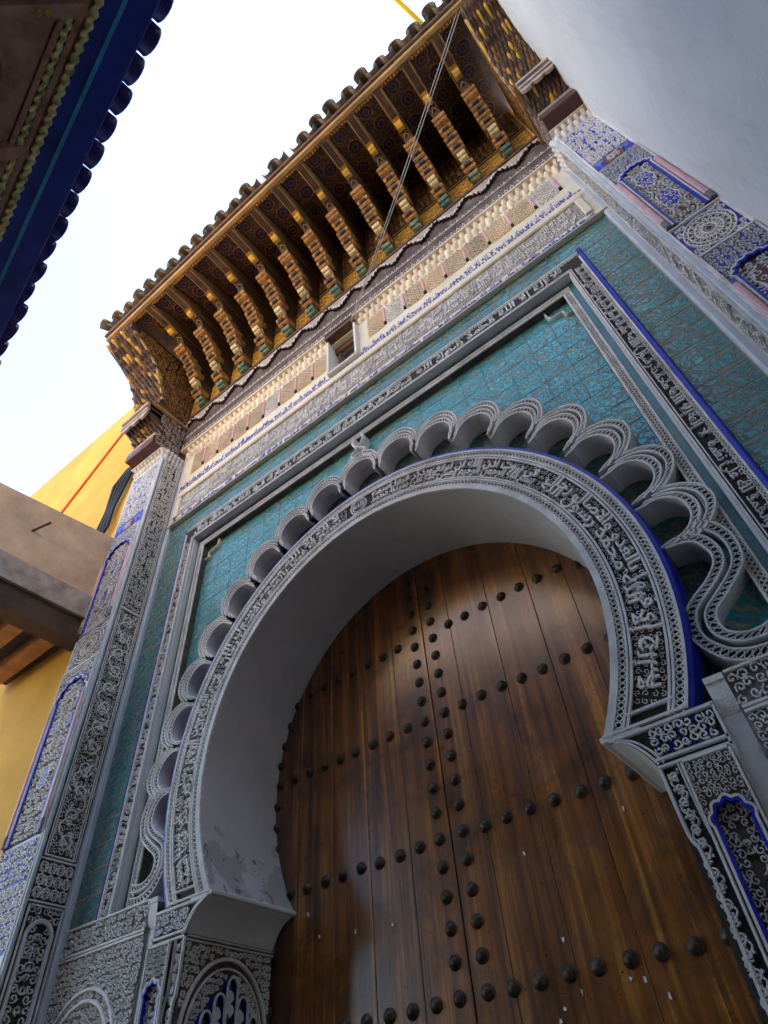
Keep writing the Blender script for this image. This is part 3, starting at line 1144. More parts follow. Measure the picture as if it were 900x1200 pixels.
for s in (-1, 1):
    for xx, ww in ((KX0 + .008, .016), (KX0 + .026, .008), (KX1 - .007, .014)):
        ks.strips(line(s * xx, 2.85, s * xx, KZ0 + (xx - KX0)), ww, F0, .014)
    Fv = plane((-KX0, 0, 2.85), (0, 0, 1), (-1, 0, 0)) if s < 0 else plane((KX0, 0, KZ0), (0, 0, -1), (1, 0, 0))
    Lv = KZ0 - 2.85
    # loops along the outer edge
    m0 = int(Lv / .030)
    t = np.linspace(0, 2 * PI, 8)
    cu = (np.arange(m0) + .5) * Lv / m0
    P = np.stack([cu[:, None] + .010 * np.cos(t), np.broadcast_to(TW - .026 + .009 * np.sin(t), (m0, 8))], -1)
    ks.strips(P, .005, Fv, .011)
    for j in range(3):
        lettering(kt, TXT[(j + (2 if s > 0 else 0)) % 5], Lv * j / 3 + .01, Lv * (j + 1) / 3 - .01, .034, TW - .040, Fv, .013, bold=.004, lo=-.2, hi=.72)
    # leaf knots between the letters
    m1 = int(Lv / .085)
    for dv in (.075, .10):
        cu = (np.arange(m1) + .5) * Lv / m1
        P = spirals(cu, np.full(m1, dv), np.full(m1, .019), rng.uniform(0, 6, m1), np.where(np.arange(m1) % 2, 1., -1.), 8, 1.)
        kt.strips(P, .006, Fv, .009)
TH = KZ1 - KZ0
for zz, ww in ((KZ0 + .008, .016), (KZ0 + .028, .008), (KZ1 - .007, .014)):
    ks.strips(line(-KX0 - (zz - KZ0) * .7, zz, KX0 + (zz - KZ0) * .7, zz), ww, F0, .014)
m0 = int(2 * KX1 / .034)
cu = -KX1 + (np.arange(m0) + .5) * 2 * KX1 / m0
t = np.linspace(0, 2 * PI, 8)
ks.strips(np.stack([cu[:, None] + .012 * np.cos(t), np.broadcast_to(KZ1 - .030 + .011 * np.sin(t), (m0, 8))], -1), .006, F0, .011)
for j in range(3):
    lettering(kt, TXT[j + 1], -KX0 + j * 2 * KX0 / 3 + .01, -KX0 + (j + 1) * 2 * KX0 / 3 - .01, KZ0 + .040, KZ1 - .048, F0, .012, bold=.004, lo=-.2, hi=.72)
m1 = int(2 * KX0 / .11)
for dv in (.11, .14):
    cu = -KX0 + (np.arange(m1) + .5) * 2 * KX0 / m1
    P = spirals(cu, np.full(m1, KZ0 + dv), np.full(m1, .024), rng.uniform(0, 6, m1), np.where(np.arange(m1) % 2, 1., -1.), 8, 1.)
    kt.strips(P, .007, F0, .009)
stuff(ks.build('border', 'stucco', kuf_o))
stuff(kt.build('lettering', 'stucco', kuf_o))
bc = MB()                                                   # cobalt cord along the right upright
bc.box(KX1 + .001, KX1 + .034, -.028, .02, 2.85, KZ1 + .02, 0, .012)
bc.build('blue_cord', 'blue', kuf_o)
bc = MB()
bc.box(-KX1 - .014, -KX1 - .001, -.018, .02, 2.85, KZ1 + .01, 0, .005)
bc.build('blue_cord', 'blue', kuf_o)

# outer band of green-teal tiles
OX0, OX1 = 2.42, 2.74
ot = MB()
for s in (-1, 1):
    a, b = sorted((s * 2.40, s * 2.76))
    ot.rect(a, b, 2.85, 6.92, F0, -.0012)
ot.rect(-2.42, 2.42, 6.59, 6.92, F0, -.0016)
ot_o = ot.build('tile_band', 'grout', gate)
tw = (OX1 - OX0) / 2
mg = tile_mesh('tile', tw, tw * 1.06, 'green_tile')
for s in (-1, 1):
    x0 = OX0 if s > 0 else -OX1
    nz = int((6.90 - 2.86) / (tw * 1.06))
    for i in range(2):
        for j in range(nz):
            put_tile(mg, x0 + (i + .5) * tw, .001, 2.86 + (j + .5) * (6.90 - 2.86) / nz, ot_o)
mt = tile_mesh('tile', 2 * OX0 / 30 - .001, .148, 'green_tile')
for i in range(30):
    for j in range(2):
        put_tile(mt, -OX0 + (i + .5) * 2 * OX0 / 30, .001, 6.612 + (j + .5) * .15, ot_o)

# base frieze under the tile bands, and the panels below it ------------------------------
for s in (-1, 1):
    bf = MB()
    a, b = sorted((s * 1.836, s * 2.80))
    bf.rect(a, b, 0., 2.855, F0, -.001, None, 0)
    base_o = bf.build('lower_wall', 'grey_ground', gate)
    lw = MB()
    a, b = sorted((s * 1.845, s * 2.79))
    for zz in (2.845, 2.685, 2.665, 1.30):
        lw.strips(line(a, zz, b, zz), .016, F0, .016)
    curls(lw, a, b, 2.695, 2.835, F0, .048, .009, .013, seed=11 if s > 0 else 12)
    curls(lw, a, b, 1.75, 2.655, F0, .036, .007, .010, seed=21)
    for rr in (.30, .36):                                   # blind arch in the panel
        lw.strips(np.stack([s * 2.33 + rr * np.cos(np.linspace(0, PI, 25)), 2.10 + rr * np.sin(np.linspace(0, PI, 25))], -1), .022, F0, .018)
    stuff(lw.build('scrollwork', 'stucco', base_o))


# niche panels ----------------------------------------------------------------------------
def lobed_contour(a, vs_, nl, n=49, rise=1.15, amp=.13, power=1.):
    t = np.linspace(0, PI, n)
    r = a * (1 - amp + amp * np.abs(np.sin(nl * t)) ** power)
    return np.stack([r * np.cos(t), vs_ + r * np.sin(t) * rise], -1)


def niche(parent, name, frame, u0, u1, v0, v1, spring, nl=5, depth=.03, margin=.035, mats=('stucco', 'dark', 'blue', 'dark'), cell=.045, seed=5, blobs=None, rise=1.1, mirror=True):
    """raised slab with a lobed arch opening, blue edge, carved field behind and carved spandrels"""
    uc, a = (u0 + u1) / 2, (u1 - u0) / 2 - margin
    C = lobed_contour(a, spring, nl, rise=rise) + [uc, 0]
    C = np.vstack([[uc + C[0, 0] - uc, v0], C, [C[-1, 0], v0]])
    n_ = len(C)
    B = []
    for x, z in C:
        if z <= spring:
            B.append((u1 if x > uc else u0, z))
        else:
            dx, dz = x - uc, z - spring
            t = min((u1 - uc) / max(abs(dx), 1e-6), (v1 - spring) / max(dz, 1e-6))
            B.append((uc + dx * t, spring + dz * t))
    mb = MB()
    mb.fill(C, B, frame, depth, 1)                 # spandrel ground
    mb.wall(C, frame, 0, depth + .008, 2)
    mb.strips(C + (np.array([uc, spring]) - C) * 0, .024, frame, .012, depth, 2)
    mb.strips(uc_scale(C, uc, spring, 1.10), .014, frame, .014, depth, 0)
    mb.rect(u0, u1, v0, v1, frame, 0.001, None, 3)  # field
    for uu in (u0 + .006, u1 - .006):
        mb.strips(line(uu, v0, uu, v1), .012, frame, .014, depth, 0)
    mb.strips(line(u0, v1 - .006, u1, v1 - .006), .012, frame, .014, depth, 0)

    def ins(x, z):
        r = np.hypot(x - uc, (z - spring) / rise)
        return np.where(z > spring, r < a * .90, np.abs(x - uc) < a * .95)

    def outs(x, z):
        r = np.hypot(x - uc, (z - spring) / rise)
        return (z > spring) & (r > a * 1.18)
    curls(mb, u0, u1, v0, v1, frame, cell, cell * .19, .014, 0, ins, mirror=mirror, seed=seed)
    curls(mb, u0 + .012, u1 - .012, spring, v1 - .012, frame, cell * .8, cell * .13, .010, 0, outs, h0=depth, seed=seed + 1)
    if blobs:
        for (bu, bv, ru, rv, mt_) in blobs:
            t = np.linspace(0, 2 * PI, 25)[:-1]
            rr = 1 + .10 * np.cos(8 * t)
            mb.prism(np.stack([bu + ru * rr * np.cos(t), bv + rv * rr * np.sin(t)], -1), frame, .001, .012, mt_)
            mb.strips(np.stack([bu + ru * 1.12 * rr * np.cos(t), bv + rv * 1.12 * rr * np.sin(t)], -1), .010, frame, .016, 0, 0, True)
    return mb.build(name, list(mats), parent)


def uc_scale(C, uc, vs_, k):
    D = C.copy()
    D[:, 0] = uc + (D[:, 0] - uc) * k
    up = D[:, 1] > vs_
    D[up, 1] = vs_ + (D[up, 1] - vs_) * k
    return D


# piers below the arch band ---------------------------------------------------------------
for s in (-1, 1):
    pier = MB()
    # front face of the pier and its impost block, profile curving in from the arch foot
    prof = smooth_line([(1.272, 2.752), (1.30, 2.735), (1.36, 2.705), (1.41, 2.65), (1.445, 2.585)], 14)
    A = np.vstack([prof]) * [s, 1]
    Bp = np.stack([np.full(len(prof), s * 1.755), prof[:, 1]], -1)
    pier.fill(A, Bp, F0, .0, 1)
    pier.rect(*sorted((s * 1.45, s * 1.755)), 0., 2.585, F0, .0, None, 1)
    # curved underside of the impost going through to the door, and its fillets
    kk = len(A)
    Vv = np.concatenate([np.column_stack([A[:, 0], np.full(kk, -.001), A[:, 1]]), np.column_stack([A[:, 0], np.full(kk, .70), A[:, 1]])])
    pier.add(Vv, [(i, i + 1, kk + i + 1, kk + i) for i in range(kk - 1)], mat=2)
    x0, x1 = sorted((s * 1.255, s * 1.44))
    pier.box(x0, x1, -.012, .712, 2.745, 2.772, 2, .006)
    # outline, flower lattice of the impost
    for off in (.012, .034):
        pier.strips(np.array([(s * (x + off), z) for x, z in prof]), .012, F0, .014, 0, 0)
    pier.strips(line(s * 1.29, 2.742, s * 1.755, 2.742), .020, F0, .016, 0, 0)
    for zz in (2.602, 2.572):
        pier.strips(line(s * 1.45, zz, s * 1.755, zz), .016, F0, .016, 0, 0)
    pier.strips(line(s * 1.748, 2.742, s * 1.748, 1.2), .014, F0, .016, 0, 0)
    edge = smooth_line([(1.452, 2.57), (1.456, 2.40), (1.462, 2.30), (1.478, 2.26), (1.482, 2.20), (1.486, 2.10), (1.484, 1.9), (1.484, 1.2)], 30) * [s, 1]
    pier.strips(edge, .016, F0, .015, 0, 0)
    pier.strips(edge + [s * .075, 0], .010, F0, .015, 0, 0)
    pier_o = pier.build('pier', ['stucco', 'dark', 'plaster'], gate)
    # impost flowers: blue, green and red pieces between white stems
    fl = MB()
    a, b = sorted((s * 1.455, s * 1.735))
    curls(fl, a, b, 2.618, 2.728, F0, .040, .009, .014, 0, seed=31)
    for i in range(9):
        for j in range(4):
            cu, cv = a + (i + .5 + .25 * (j % 2)) * (b - a) / 9.5, 2.628 + j * .029
            t = np.linspace(0, 2 * PI, 5)[:-1] + rng.uniform(0, 1)
            fl.prism(np.stack([cu + .012 * np.cos(t), cv + .012 * np.sin(t)], -1), F0, 0, .006, [1, 1, 2, 3, 1][(i * 2 + j) % 5])
    stuff(fl.build('impost_flowers', ['stucco', 'blue', 'green_paint', 'brown_paint'], pier_o))
    sc = MB()
    Fs = plane((s * 1.467, 0, 1.2), (0, 0, 1), (-1, 0, 0))
    scroll(sc, 1.35, .055, Fs, 0, -.055 if s > 0 else 0, .008, .012) if s > 0 else scroll(sc, 1.35, .055, plane((-1.467, 0, 1.2), (0, 0, 1), (-1, 0, 0)), 0, 0, .008, .012)
    stuff(sc.build('scroll_strip', 'stucco', pier_o))
    niche(pier_o, 'niche', F0, *sorted((s * 1.54, s * 1.742)), 1.3, 2.56, 2.30, 5, .030, .022, mats=('stucco', 'brown_ground', 'blue', 'brown_ground'), cell=.031, seed=41)
    # reveal side of the pier facing the opening: muqarnas arch
    if s > 0:
        rv = MB()
        rv.rect(-.70, 0, 0, 2.60, plane((1.45, 0, 0), (0, -1, 0), (0, 0, 1)), 0)
        rv.build('reveal_panel', 'stucco', pier_o)
        continue
    Fr = plane((s * 1.45, 0, 0), (0, 1, 0), (0, 0, 1)) if s < 0 else plane((1.45, 0, 0), (0, -1, 0), (0, 0, 1))
    ua, ub = (0.0, .70) if s < 0 else (-.70, 0.0)
    rv = MB()
    rv.rect(ua, ub, 0, 2.60, Fr, 0, None, 1)
    for vv in (2.575, 2.555):
        rv.strips(line(ua, vv, ub, vv), .010, Fr, .012)
    uc = (ua + ub) / 2
    for rr, w_ in ((.325, .022), (.285, .012)):
        t = np.linspace(0, PI, 31)
        rv.strips(np.stack([uc + rr * np.cos(t), 2.10 + rr * 1.22 * np.sin(t)], -1), w_, Fr, .014)
    curls(rv, ua + .01, ub - .01, 2.10, 2.545, Fr, .036, .009, .010, 0, lambda x, z: np.hypot(x - uc, (z - 2.10) / 1.22) > .345, seed=51)
    curls(rv, ua + .01, ub - .01, 2.10, 2.545, Fr, .030, .008, .010, 0, lambda x, z: (np.hypot(x - uc, (z - 2.10) / 1.22) < .275) & (z > 2.42 - np.abs(x - uc) * 1.05), seed=52)
    stuff(rv.build('reveal_panel', ['stucco', 'brown_ground'], pier_o))
    mq = MB()
    for i in range(-3, 4):
        top = 2.40 - abs(i) * .085
        c0 = uc + i * .088
        t = np.linspace(0, PI, 13)
        C = np.stack([c0 + .040 * np.cos(t), top - .06 + .06 * np.sin(t)], -1)
        C = np.vstack([[c0 + .040, top - .26], C, [c0 - .040, top - .26]])
        mq.wall(C, Fr, .0, .055, 1)
        mq.strips(C, .012, Fr, .012, .045, 0)
        # cup hanging in the cell
        tt = np.linspace(0, PI, 9)
        for rr, dz, hh in ((.033, .10, .03), (.026, .16, .045)):
            P = np.stack([c0 + rr * np.cos(tt), top - dz + rr * 1.3 * np.sin(tt)], -1)
            P = np.vstack([P, [c0, top - dz - .03]])
            mq.prism(P, Fr, .001, hh, 2)
    mq.build('muqarnas', ['stucco', 'blue', 'plaster'], pier_o)
    lt = MB()
    lettering(lt, TXT[3], uc - .26, uc + .26, 1.80, 2.06, Fr, .016, bold=.01)
    lettering(lt, TXT[4], uc - .26, uc + .26, 1.62, 1.84, Fr, .016, bold=.01)
    stuff(lt.build('lettering', 'stucco', pier_o))

# frieze above the tiles ------------------------------------------------------------------
def zf(z):
    return Zs(z, Y_FRZ)


ZB0, ZB1, ZSC0, ZSC1, ZM0, ZM1, ZT0, ZT1, ZP0, ZP1, ZST = (zf(v) for v in (6.95, 7.045, 7.06, 7.385, 7.39, 7.50, 7.53, 7.77, 7.80, 8.235, 8.54))
fz = MB()
fz.box(-2.80, -.235, Y_FRZ, .16, ZB0 - .005, zf(9.5))
fz.box(.135, 2.80, Y_FRZ, .16, ZB0 - .005, zf(9.5))
WZ0, WZ1 = zf(7.60), zf(8.27)
fz.box(-.235, .135, Y_FRZ, .16, ZB0 - .005, WZ0)
fz.box(-.235, .135, Y_FRZ, .16, WZ1, zf(9.5))
frz_o = fz.build('frieze', 'cream_plaster', gate)
tag(frz_o, 'pale carved frieze with blue lettering and small ochre panels')
fb = MB()
for j in range(6):
    a, b = -2.72 + j * 5.44 / 6, -2.72 + (j + 1) * 5.44 / 6
    lettering(fb, TXT[(j * 2 + 1) % 5], a, b, ZB0 + .002, ZB1 + .004, FF, .006, bold=.030)
    lettering(fb, TXT[(j * 2 + 2) % 5], a, b, ZB0 + .002, ZB1 - .02, FF, .005, bold=.030)
for a, b, k in ((-2.72, -1.92, 0), (-1.92, -1.1, 2), (-1.1, -.30, 4), (.18, 1.0, 1), (1.0, 1.86, 3), (1.86, 2.70, 0)):
    lettering(fb, TXT[k], a, b, ZT0 + .035, ZT1 - .075, FF, .006, bold=-.006)
m0 = 150
cu = -2.74 + (np.arange(m0) + .5) * 5.48 / m0
P = spirals(cu, np.full(m0, ZT0 + .035), np.full(m0, .016), rng.uniform(0, 6, m0), np.where(np.arange(m0) % 2, 1., -1.), 7, .9)
fb.strips(P, .008, FF, .006)
stuff(fb.build('blue_lettering', 'blue_soft', frz_o))
fs = MB()
fs.rect(-2.63, 2.63, ZSC0, ZSC1, FF, .002, None, 1)
for j in range(6):
    a, b = -2.60 + j * 5.2 / 6, -2.60 + (j + 1) * 5.2 / 6
    lettering(fs, TXT[(j * 2) % 5], a, b, ZSC0 + .01, ZSC1 - .11, FF, .012, bold=.002)
    lettering(fs, TXT[(j * 2 + 3) % 5], a + .03, b, ZSC0 + .12, ZSC1 + .01, FF, .013, bold=.002)
curls(fs, -2.62, 2.62, ZSC0 + .01, ZSC1 - .01, FF, .055, .005, .008, seed=61, leaf=False)
stuff(fs.build('script_panel', ['stucco', 'pale_ground'], frz_o))
fm = MB()
fm.box(-2.70, 2.70, Y_FRZ - .030, Y_FRZ + .01, ZM0, ZM1, 0, .012)
for s in (-1, 1):
    a, b = sorted((s * 2.63, s * 2.70))
    fm.box(a, b, Y_FRZ - .024, Y_FRZ + .01, ZSC0 - .01, ZM0 + .005, 0, .008)
fm.box(-2.79, 2.79, Y_FRZ - .018, Y_FRZ + .01, ZB0 - .012, ZB0 + .004, 0, .004)
fm.build('moulding', 'cream_plaster', frz_o)

PITCH_P = .2615
for i in range(-11, 11):
    x0 = .01 + i * PITCH_P + .019
    x1 = x0 + PITCH_P - .038
    if x0 < -2.78 or x1 > 2.78 or (x1 > -.26 and x0 < .16):
        continue
    pm = MB()
    kind = [0, 2, 1, 3, 0, 2, 3][(i + 14) % 7]
    gm = 2 if kind != 1 else 0
    pm.rect(x0 + .002, x1 - .002, ZP0 - .01, ZP1 - .02, FF, .003, None, gm)
    nu, nv = 4, 7
    du, dv = (x1 - x0 - .024) / nu, (ZP1 - ZP0 - .03) / nv
    for a in range(nu):
        for b in range(nv):
            c = np.array([x0 + .012 + (a + .5) * du, ZP0 + (b + .5) * dv])
            t = np.arange(5) * PI / 2
            P = c + np.stack([np.cos(t) * du * .55, np.sin(t) * dv * .55], -1)
            pm.strips(P, .0052, FF, .010, .003, 0)
            if kind in (1, 3) and (a + b) % 2 == 0:
                t = np.linspace(0, 2 * PI, 7)[:-1]
                pm.prism(c + np.stack([np.cos(t) * .007, np.sin(t) * .010], -1), FF, .003, .008, 3 if kind == 1 else 5)
    # pink colonnette with dark foot
    xc = x1 + .019
    pm.box(xc - .013, xc + .013, Y_FRZ - .022, Y_FRZ + .005, ZP0 + .06, ZP1 - .05, 4, .007)
    pm.box(xc - .015, xc + .015, Y_FRZ - .024, Y_FRZ + .005, ZP0 + .018, ZP0 + .058, 1, .006)
    pm.build('niche_panel', ['stucco', 'dark', 'yellow_ground', 'olive', 'pink', 'brown_ground'], frz_o)


def cup(mb, x, y, z, w, d, h, mat=0):
    """one hanging muqarnas cell: a rounded pendant half-cone on the wall (faces -y)"""
    rings = []
    n_ = 7
    for k, (rr, zz) in enumerate(((1., 1.), (1.06, .66), (.78, .36), (.36, .12), (.06, .0))):
        t = np.linspace(0, PI, n_)
        rings.append(np.stack([x + w / 2 * rr * np.cos(t), y - d * rr * np.sin(t), np.full(n_, z + h * zz)], -1))
    V = np.concatenate(rings)
    q = [(k * n_ + i, k * n_ + i + 1, (k + 1) * n_ + i + 1, (k + 1) * n_ + i) for k in range(4) for i in range(n_ - 1)]
    mb.add(V, q, mat=mat)


ms = MB()
st0, st1 = ZP1 - .055, zf(8.50)
for i in range(64):
    x = -2.75 + (i + .5) * 5.5 / 64
    if -.26 < x < .16:
        continue
    big = (i % 3 == 0)
    cup(ms, x, Y_FRZ + .01, st0 + (0 if big else .05), .080, .055, .15 if big else .10)
    cup(ms, x + .043, Y_FRZ + .01, st0 + .105, .080, .085, .10)
ms.box(-2.79, -.26, Y_FRZ - .10, Y_FRZ + .02, st0 + .19, st0 + .215, 0, .006)
ms.box(.16, 2.79, Y_FRZ - .10, Y_FRZ + .02, st0 + .19, st0 + .215, 0, .006)
ms.build('stalactites', 'cream_plaster', frz_o, smooth=False)
ZSTT = st0 + .215

# little window in the frieze
wd = MB()
wd.box(-.262, -.232, Y_FRZ - .06, .30, WZ0, WZ1 + .02, 0, .006)
wd.box(.132, .162, Y_FRZ - .06, .30, WZ0, WZ1 + .02, 0, .006)
wd.box(-.262, .162, Y_FRZ - .055, .30, WZ0 - .03, WZ0, 0, .006)
win_o = wd.build('window', 'plaster', gate)
wl = MB()
wl.box(-.26, .16, Y_FRZ - .10, .30, WZ1 + .021, WZ1 + .085, 0, .01)
wl.box(-.23, .13, .02, .06, WZ1 - .11, WZ1 + .01, 0, .005)
wl.build('lintel', 'wood_brown', win_o)
wr = MB()
wr.box(-.20, -.16, .04, .08, WZ0, WZ1 - .02, 0, .005)
wr.box(-.231, .131, .26, .30, WZ0, WZ1 + .02)
wr.build('shutter', 'wood_brown', win_o)

# pilasters --------------------------------------------------------------------------------
PZT = 8.10
FPF = facade(PILY)
for s in (-1, 1):
    pl = MB()
    xa, xb = sorted((s * PILX, s * 3.385))
    pl.rect(xa, xb, 0, PZT, FPF, 0, None, 0)
    # inner return
    Fr = plane((-PILX, 0, 0), (0, 1, 0), (0, 0, 1)) if s < 0 else plane((PILX, 0, 0), (0, -1, 0), (0, 0, 1))
    ua, ub = (PILY, .0) if s < 0 else (.0, -PILY)
    pl.rect(ua, ub, 0, PZT, Fr, .0, None, 0)
    # outer return (towards the neighbouring house)
    pl.add([(s * 3.385, PILY, 0), (s * 3.385, .5, 0), (s * 3.385, .5, PZT), (s * 3.385, PILY, PZT)], [(0, 1, 2, 3)], mat=0)
    pil_o = pl.build('pilaster', ['step'], gate)
    # corner beads
    cb = MB()
    x0, x1 = sorted((s * PILX - s * .006, s * PILX + s * .024))
    cb.box(x0, x1, PILY - .008, PILY + .02, 0, PZT - .02, 0, .006)
    if s < 0:
        cb.box(-PILX - .01, -PILX + .055, -.045, .01, 2.2, PZT - .02, 0, .012)
    else:
        cb.box(PILX - .055, PILX + .01, -.045, .01, 2.2, PZT - .02, 0, .012)
    cb.build('corner_bead', 'step', pil_o)
    # carved return: scroll panel, star panel, arched panel
    rt = MB()
    m_ = .045
    u0, u1 = (PILY + .035, -.062) if s < 0 else (.062, -PILY - .035)
    Fu = plane((0, 0, 0), (1, 0, 0), (0, 1, 0))
    zz0, zz1 = 3.30, PZT - .10
    rt.rect(u0, u1, zz0, zz1, Fr, .001, None, 1)
    for uu in (u0, u1, u0 + .018, u1 - .018):
        rt.strips(line(uu, zz0, uu, zz1), .008, Fr, .012, 0, 0)
    for vv in (zz0, zz1):
        rt.strips(line(u0, vv, u1, vv), .014, Fr, .012, 0, 0)
    Wd = u1 - u0 - .044

    def Fsc(u, v, h, Fr=Fr, u0=u0):
        return Fr(u0 + .022 + np.asarray(v, float), np.asarray(u, float), h)
    scroll(rt, 5.55 - zz0 - .03, Wd, Fsc, zz0 + .02, 0, .012, .013, 0, seed=71)
    curls(rt, u0 + .022, u1 - .022, 5.60, zz1 - .02, Fr, .05, .010, .012, 0, seed=72)
    curls(rt, u0 + .022, u1 - .022, zz0 + .02, 5.55, Fr, .040, .006, .006, 0, seed=74)
    rt.strips(line(u0, 5.575, u1, 5.575), .03, Fr, .012, 0, 0)
    rt.rect(u0 - .01, u1 + .01, 3.02, 3.26, Fr, .001, None, 1)
    stars(rt, u0 - .01, u1 + .01, 3.02, 3.26, Fr, .075, .008, .011, 0)
    for vv in (3.275, 3.005):
        rt.strips(line(u0 - .02, vv, u1 + .02, vv), .014, Fr, .014, 0, 0)
    stuff(rt.build('carved_return', ['stucco', 'dark', 'blue'], pil_o))
    niche(pil_o, 'arched_panel', Fr, u0 - .01, u1 + .01, 1.4, 2.985, 2.78, 1, .012, .03, ('stucco', 'dark', 'step', 'dark'), .055, 73)
    # front face: from the top, floral panel, lobed niche, rosette panel, lobed niche ...
    xi, xo = (PILX + .03, 3.365)
    if s > 0:
        xo = 3.16
    a, b = sorted((s * xi, s * xo))
    Wf = b - a
    fp = MB()
    fp.rect(a, b, 6.80, PZT - .18, FPF, .002, None, 1)
    curls(fp, a + .01, b - .01, 7.02, PZT - .20, FPF, .052, .013, .012, 0, mirror=True, seed=81)
    rg = np.random.default_rng(82)
    for _ in range(16):
        cu, cv = rg.uniform(a + .04, b - .04), rg.uniform(7.1, PZT - .22)
        t = np.linspace(0, 2 * PI, 7)[:-1]
        fp.prism(np.stack([cu + .020 * np.cos(t), cv + .034 * np.sin(t)], -1), FPF, .002, .008, 2)
    # star cartouche with blue bars
    uc = (a + b) / 2
    t = np.linspace(0, 2 * PI, 17)[:-1]
    rr = np.where(np.arange(16) % 2, .075, .10)
    fp.prism(np.stack([uc + rr * np.cos(t), 6.92 + rr * .9 * np.sin(t)], -1), FPF, .002, .010, 3)
    curls(fp, uc - .05, uc + .05, 6.87, 6.97, FPF, .035, .009, .012, 0, h0=.008, seed=83)
    for k in (-3, -2, 2, 3):
        fp.prism(np.stack([uc + k * Wf / 7.2 + .016 * np.cos(t), 6.90 + .055 * np.sin(t)], -1), FPF, .002, .010, 2)
    for uu in (a, b):
        fp.strips(line(uu, 1.2, uu, PZT - .18), .016, FPF, .014, 0, 0)
    stuff(fp.build('floral_panel', ['stucco', 'blue_soft', 'blue', 'brown_paint'], pil_o))
    niche(pil_o, 'lobed_niche', FPF, a, b, 5.47, 6.80, 6.42, 7, .016, .045, ('stucco', 'blue_soft', 'blue', 'brown_paint', 'green_paint', 'brown_paint'), .055, 84,
          [(uc, 6.25, .055, .12, 2), (uc, 5.83, .055, .12, 2), (a + .085, 6.40, .030, .055, 4), (b - .085, 6.40, .030, .055, 4), (a + .085, 6.02, .030, .06, 4),
           (b - .085, 6.02, .030, .06, 4), (a + .085, 5.66, .030, .055, 5), (b - .085, 5.66, .030, .055, 5)], rise=.9)
    for uu in (a + .020, b - .020):
        for zlo, zhi in ((5.56, 6.40), (3.55, 4.60), (2.0, 2.6)):
            cn = MB()
            cn.box(uu - .017, uu + .017, PILY - .040, PILY - .010, zlo, zhi, 0, .010)
            cn.box(uu - .019, uu + .019, PILY - .042, PILY - .010, zlo - .085, zlo + .002, 1, .008)
            cn.build('colonnette', ['pink', 'grey_ground'], pil_o)
    rp = MB()
    rp.rect(a, b, 5.03, 5.44, FPF, .002, None, 2)
    curls(rp, a + .01, b - .01, 5.045, 5.43, FPF, .045, .011, .010, 0, lambda x, z: np.hypot((x - uc) / (Wf * .44), (z - 5.235) / .185) > 1.05, seed=85)
    t = np.linspace(0, 2 * PI, 41)[:-1]
    rp.prism(np.stack([uc + Wf * .42 * np.cos(t), 5.235 + .178 * np.sin(t)], -1), FPF, .002, .005, 3)
    for q in (1., .82, .55, .28):
        rp.strips(np.stack([uc + Wf * .42 * q * np.cos(t), 5.235 + .178 * q * np.sin(t)], -1), .010, FPF, .014, 0, 0, True)
    for k in range(16):
        a0 = k * 2 * PI / 16
        for sg in (-1, 1):
            q = np.linspace(.12, 1., 8)
            th = a0 + sg * np.sin(q * PI) * .33
            rp.strips(np.stack([uc + Wf * .42 * q * np.cos(th), 5.235 + .178 * q * np.sin(th)], -1), .007, FPF, .011, 0, 0)
    for vv in (5.03, 5.455):
        rp.strips(line(a, vv, b, vv), .018, FPF, .016, 0, 0)
    stuff(rp.build('rosette_panel', ['stucco', 'dark', 'blue', 'brown_ground'], pil_o))
    niche(pil_o, 'lobed_niche', FPF, a, b, 3.46, 5.01, 4.66, 7, .016, .045, ('stucco', 'blue_soft', 'blue', 'brown_ground', 'brown_paint'), .055, 86,
          [(uc, 4.55, .060, .10, 4), (uc - .09, 4.42, .035, .06, 2), (uc + .09, 4.42, .035, .06, 2), (uc, 4.25, .055, .09, 4), (uc, 3.95, .05, .09, 2)], rise=.9)
    lowp = MB()
    lowp.rect(a, b, 2.7, 3.44, FPF, .002, None, 1)
    curls(lowp, a + .01, b - .01, 3.16, 3.43, FPF, .05, .012, .012, 0, seed=87)
    stars(lowp, a + .01, b - .01, 2.72, 3.14, FPF, .09, .009, .011, 0)
    stuff(lowp.build('star_panel', ['stucco', 'blue_soft'], pil_o))
    # stalactite cap under the console
    cp = MB()
    for i in range(9):
        x = s * (PILX + .03 + i * .065)
        if s > 0 and x > 3.2:
            continue
        for k in range(2):
            cup(cp, x + (.03 if k else 0), PILY + .01, PZT - .17 + k * .075, .062, .045 + k * .03, .10)
    cp.box(min(s * PILX, s * 3.385), max(s * PILX, s * 3.385), PILY - .075, .0, PZT - .012, PZT + .01, 0, .006)
    for i in range(6):
        u = PILY + .03 + i * .055
        for k in range(2):
            n0 = cp.n
            cup(cp, 0, 0, PZT - .17 + k * .075, .055, .03 + k * .02, .10)
            V = cp.v[-1]
            cp.v[-1] = np.column_stack([s * (PILX - .0) + s * V[:, 1], u + V[:, 0], V[:, 2]])
    cp.build('stalactite_cap', 'plaster', pil_o)

# ------------------------------------------------------------------ the door: two leaves of planks with rows of studs
YD = .712
ROWS = [2.118, 2.884, 3.668, 4.340]


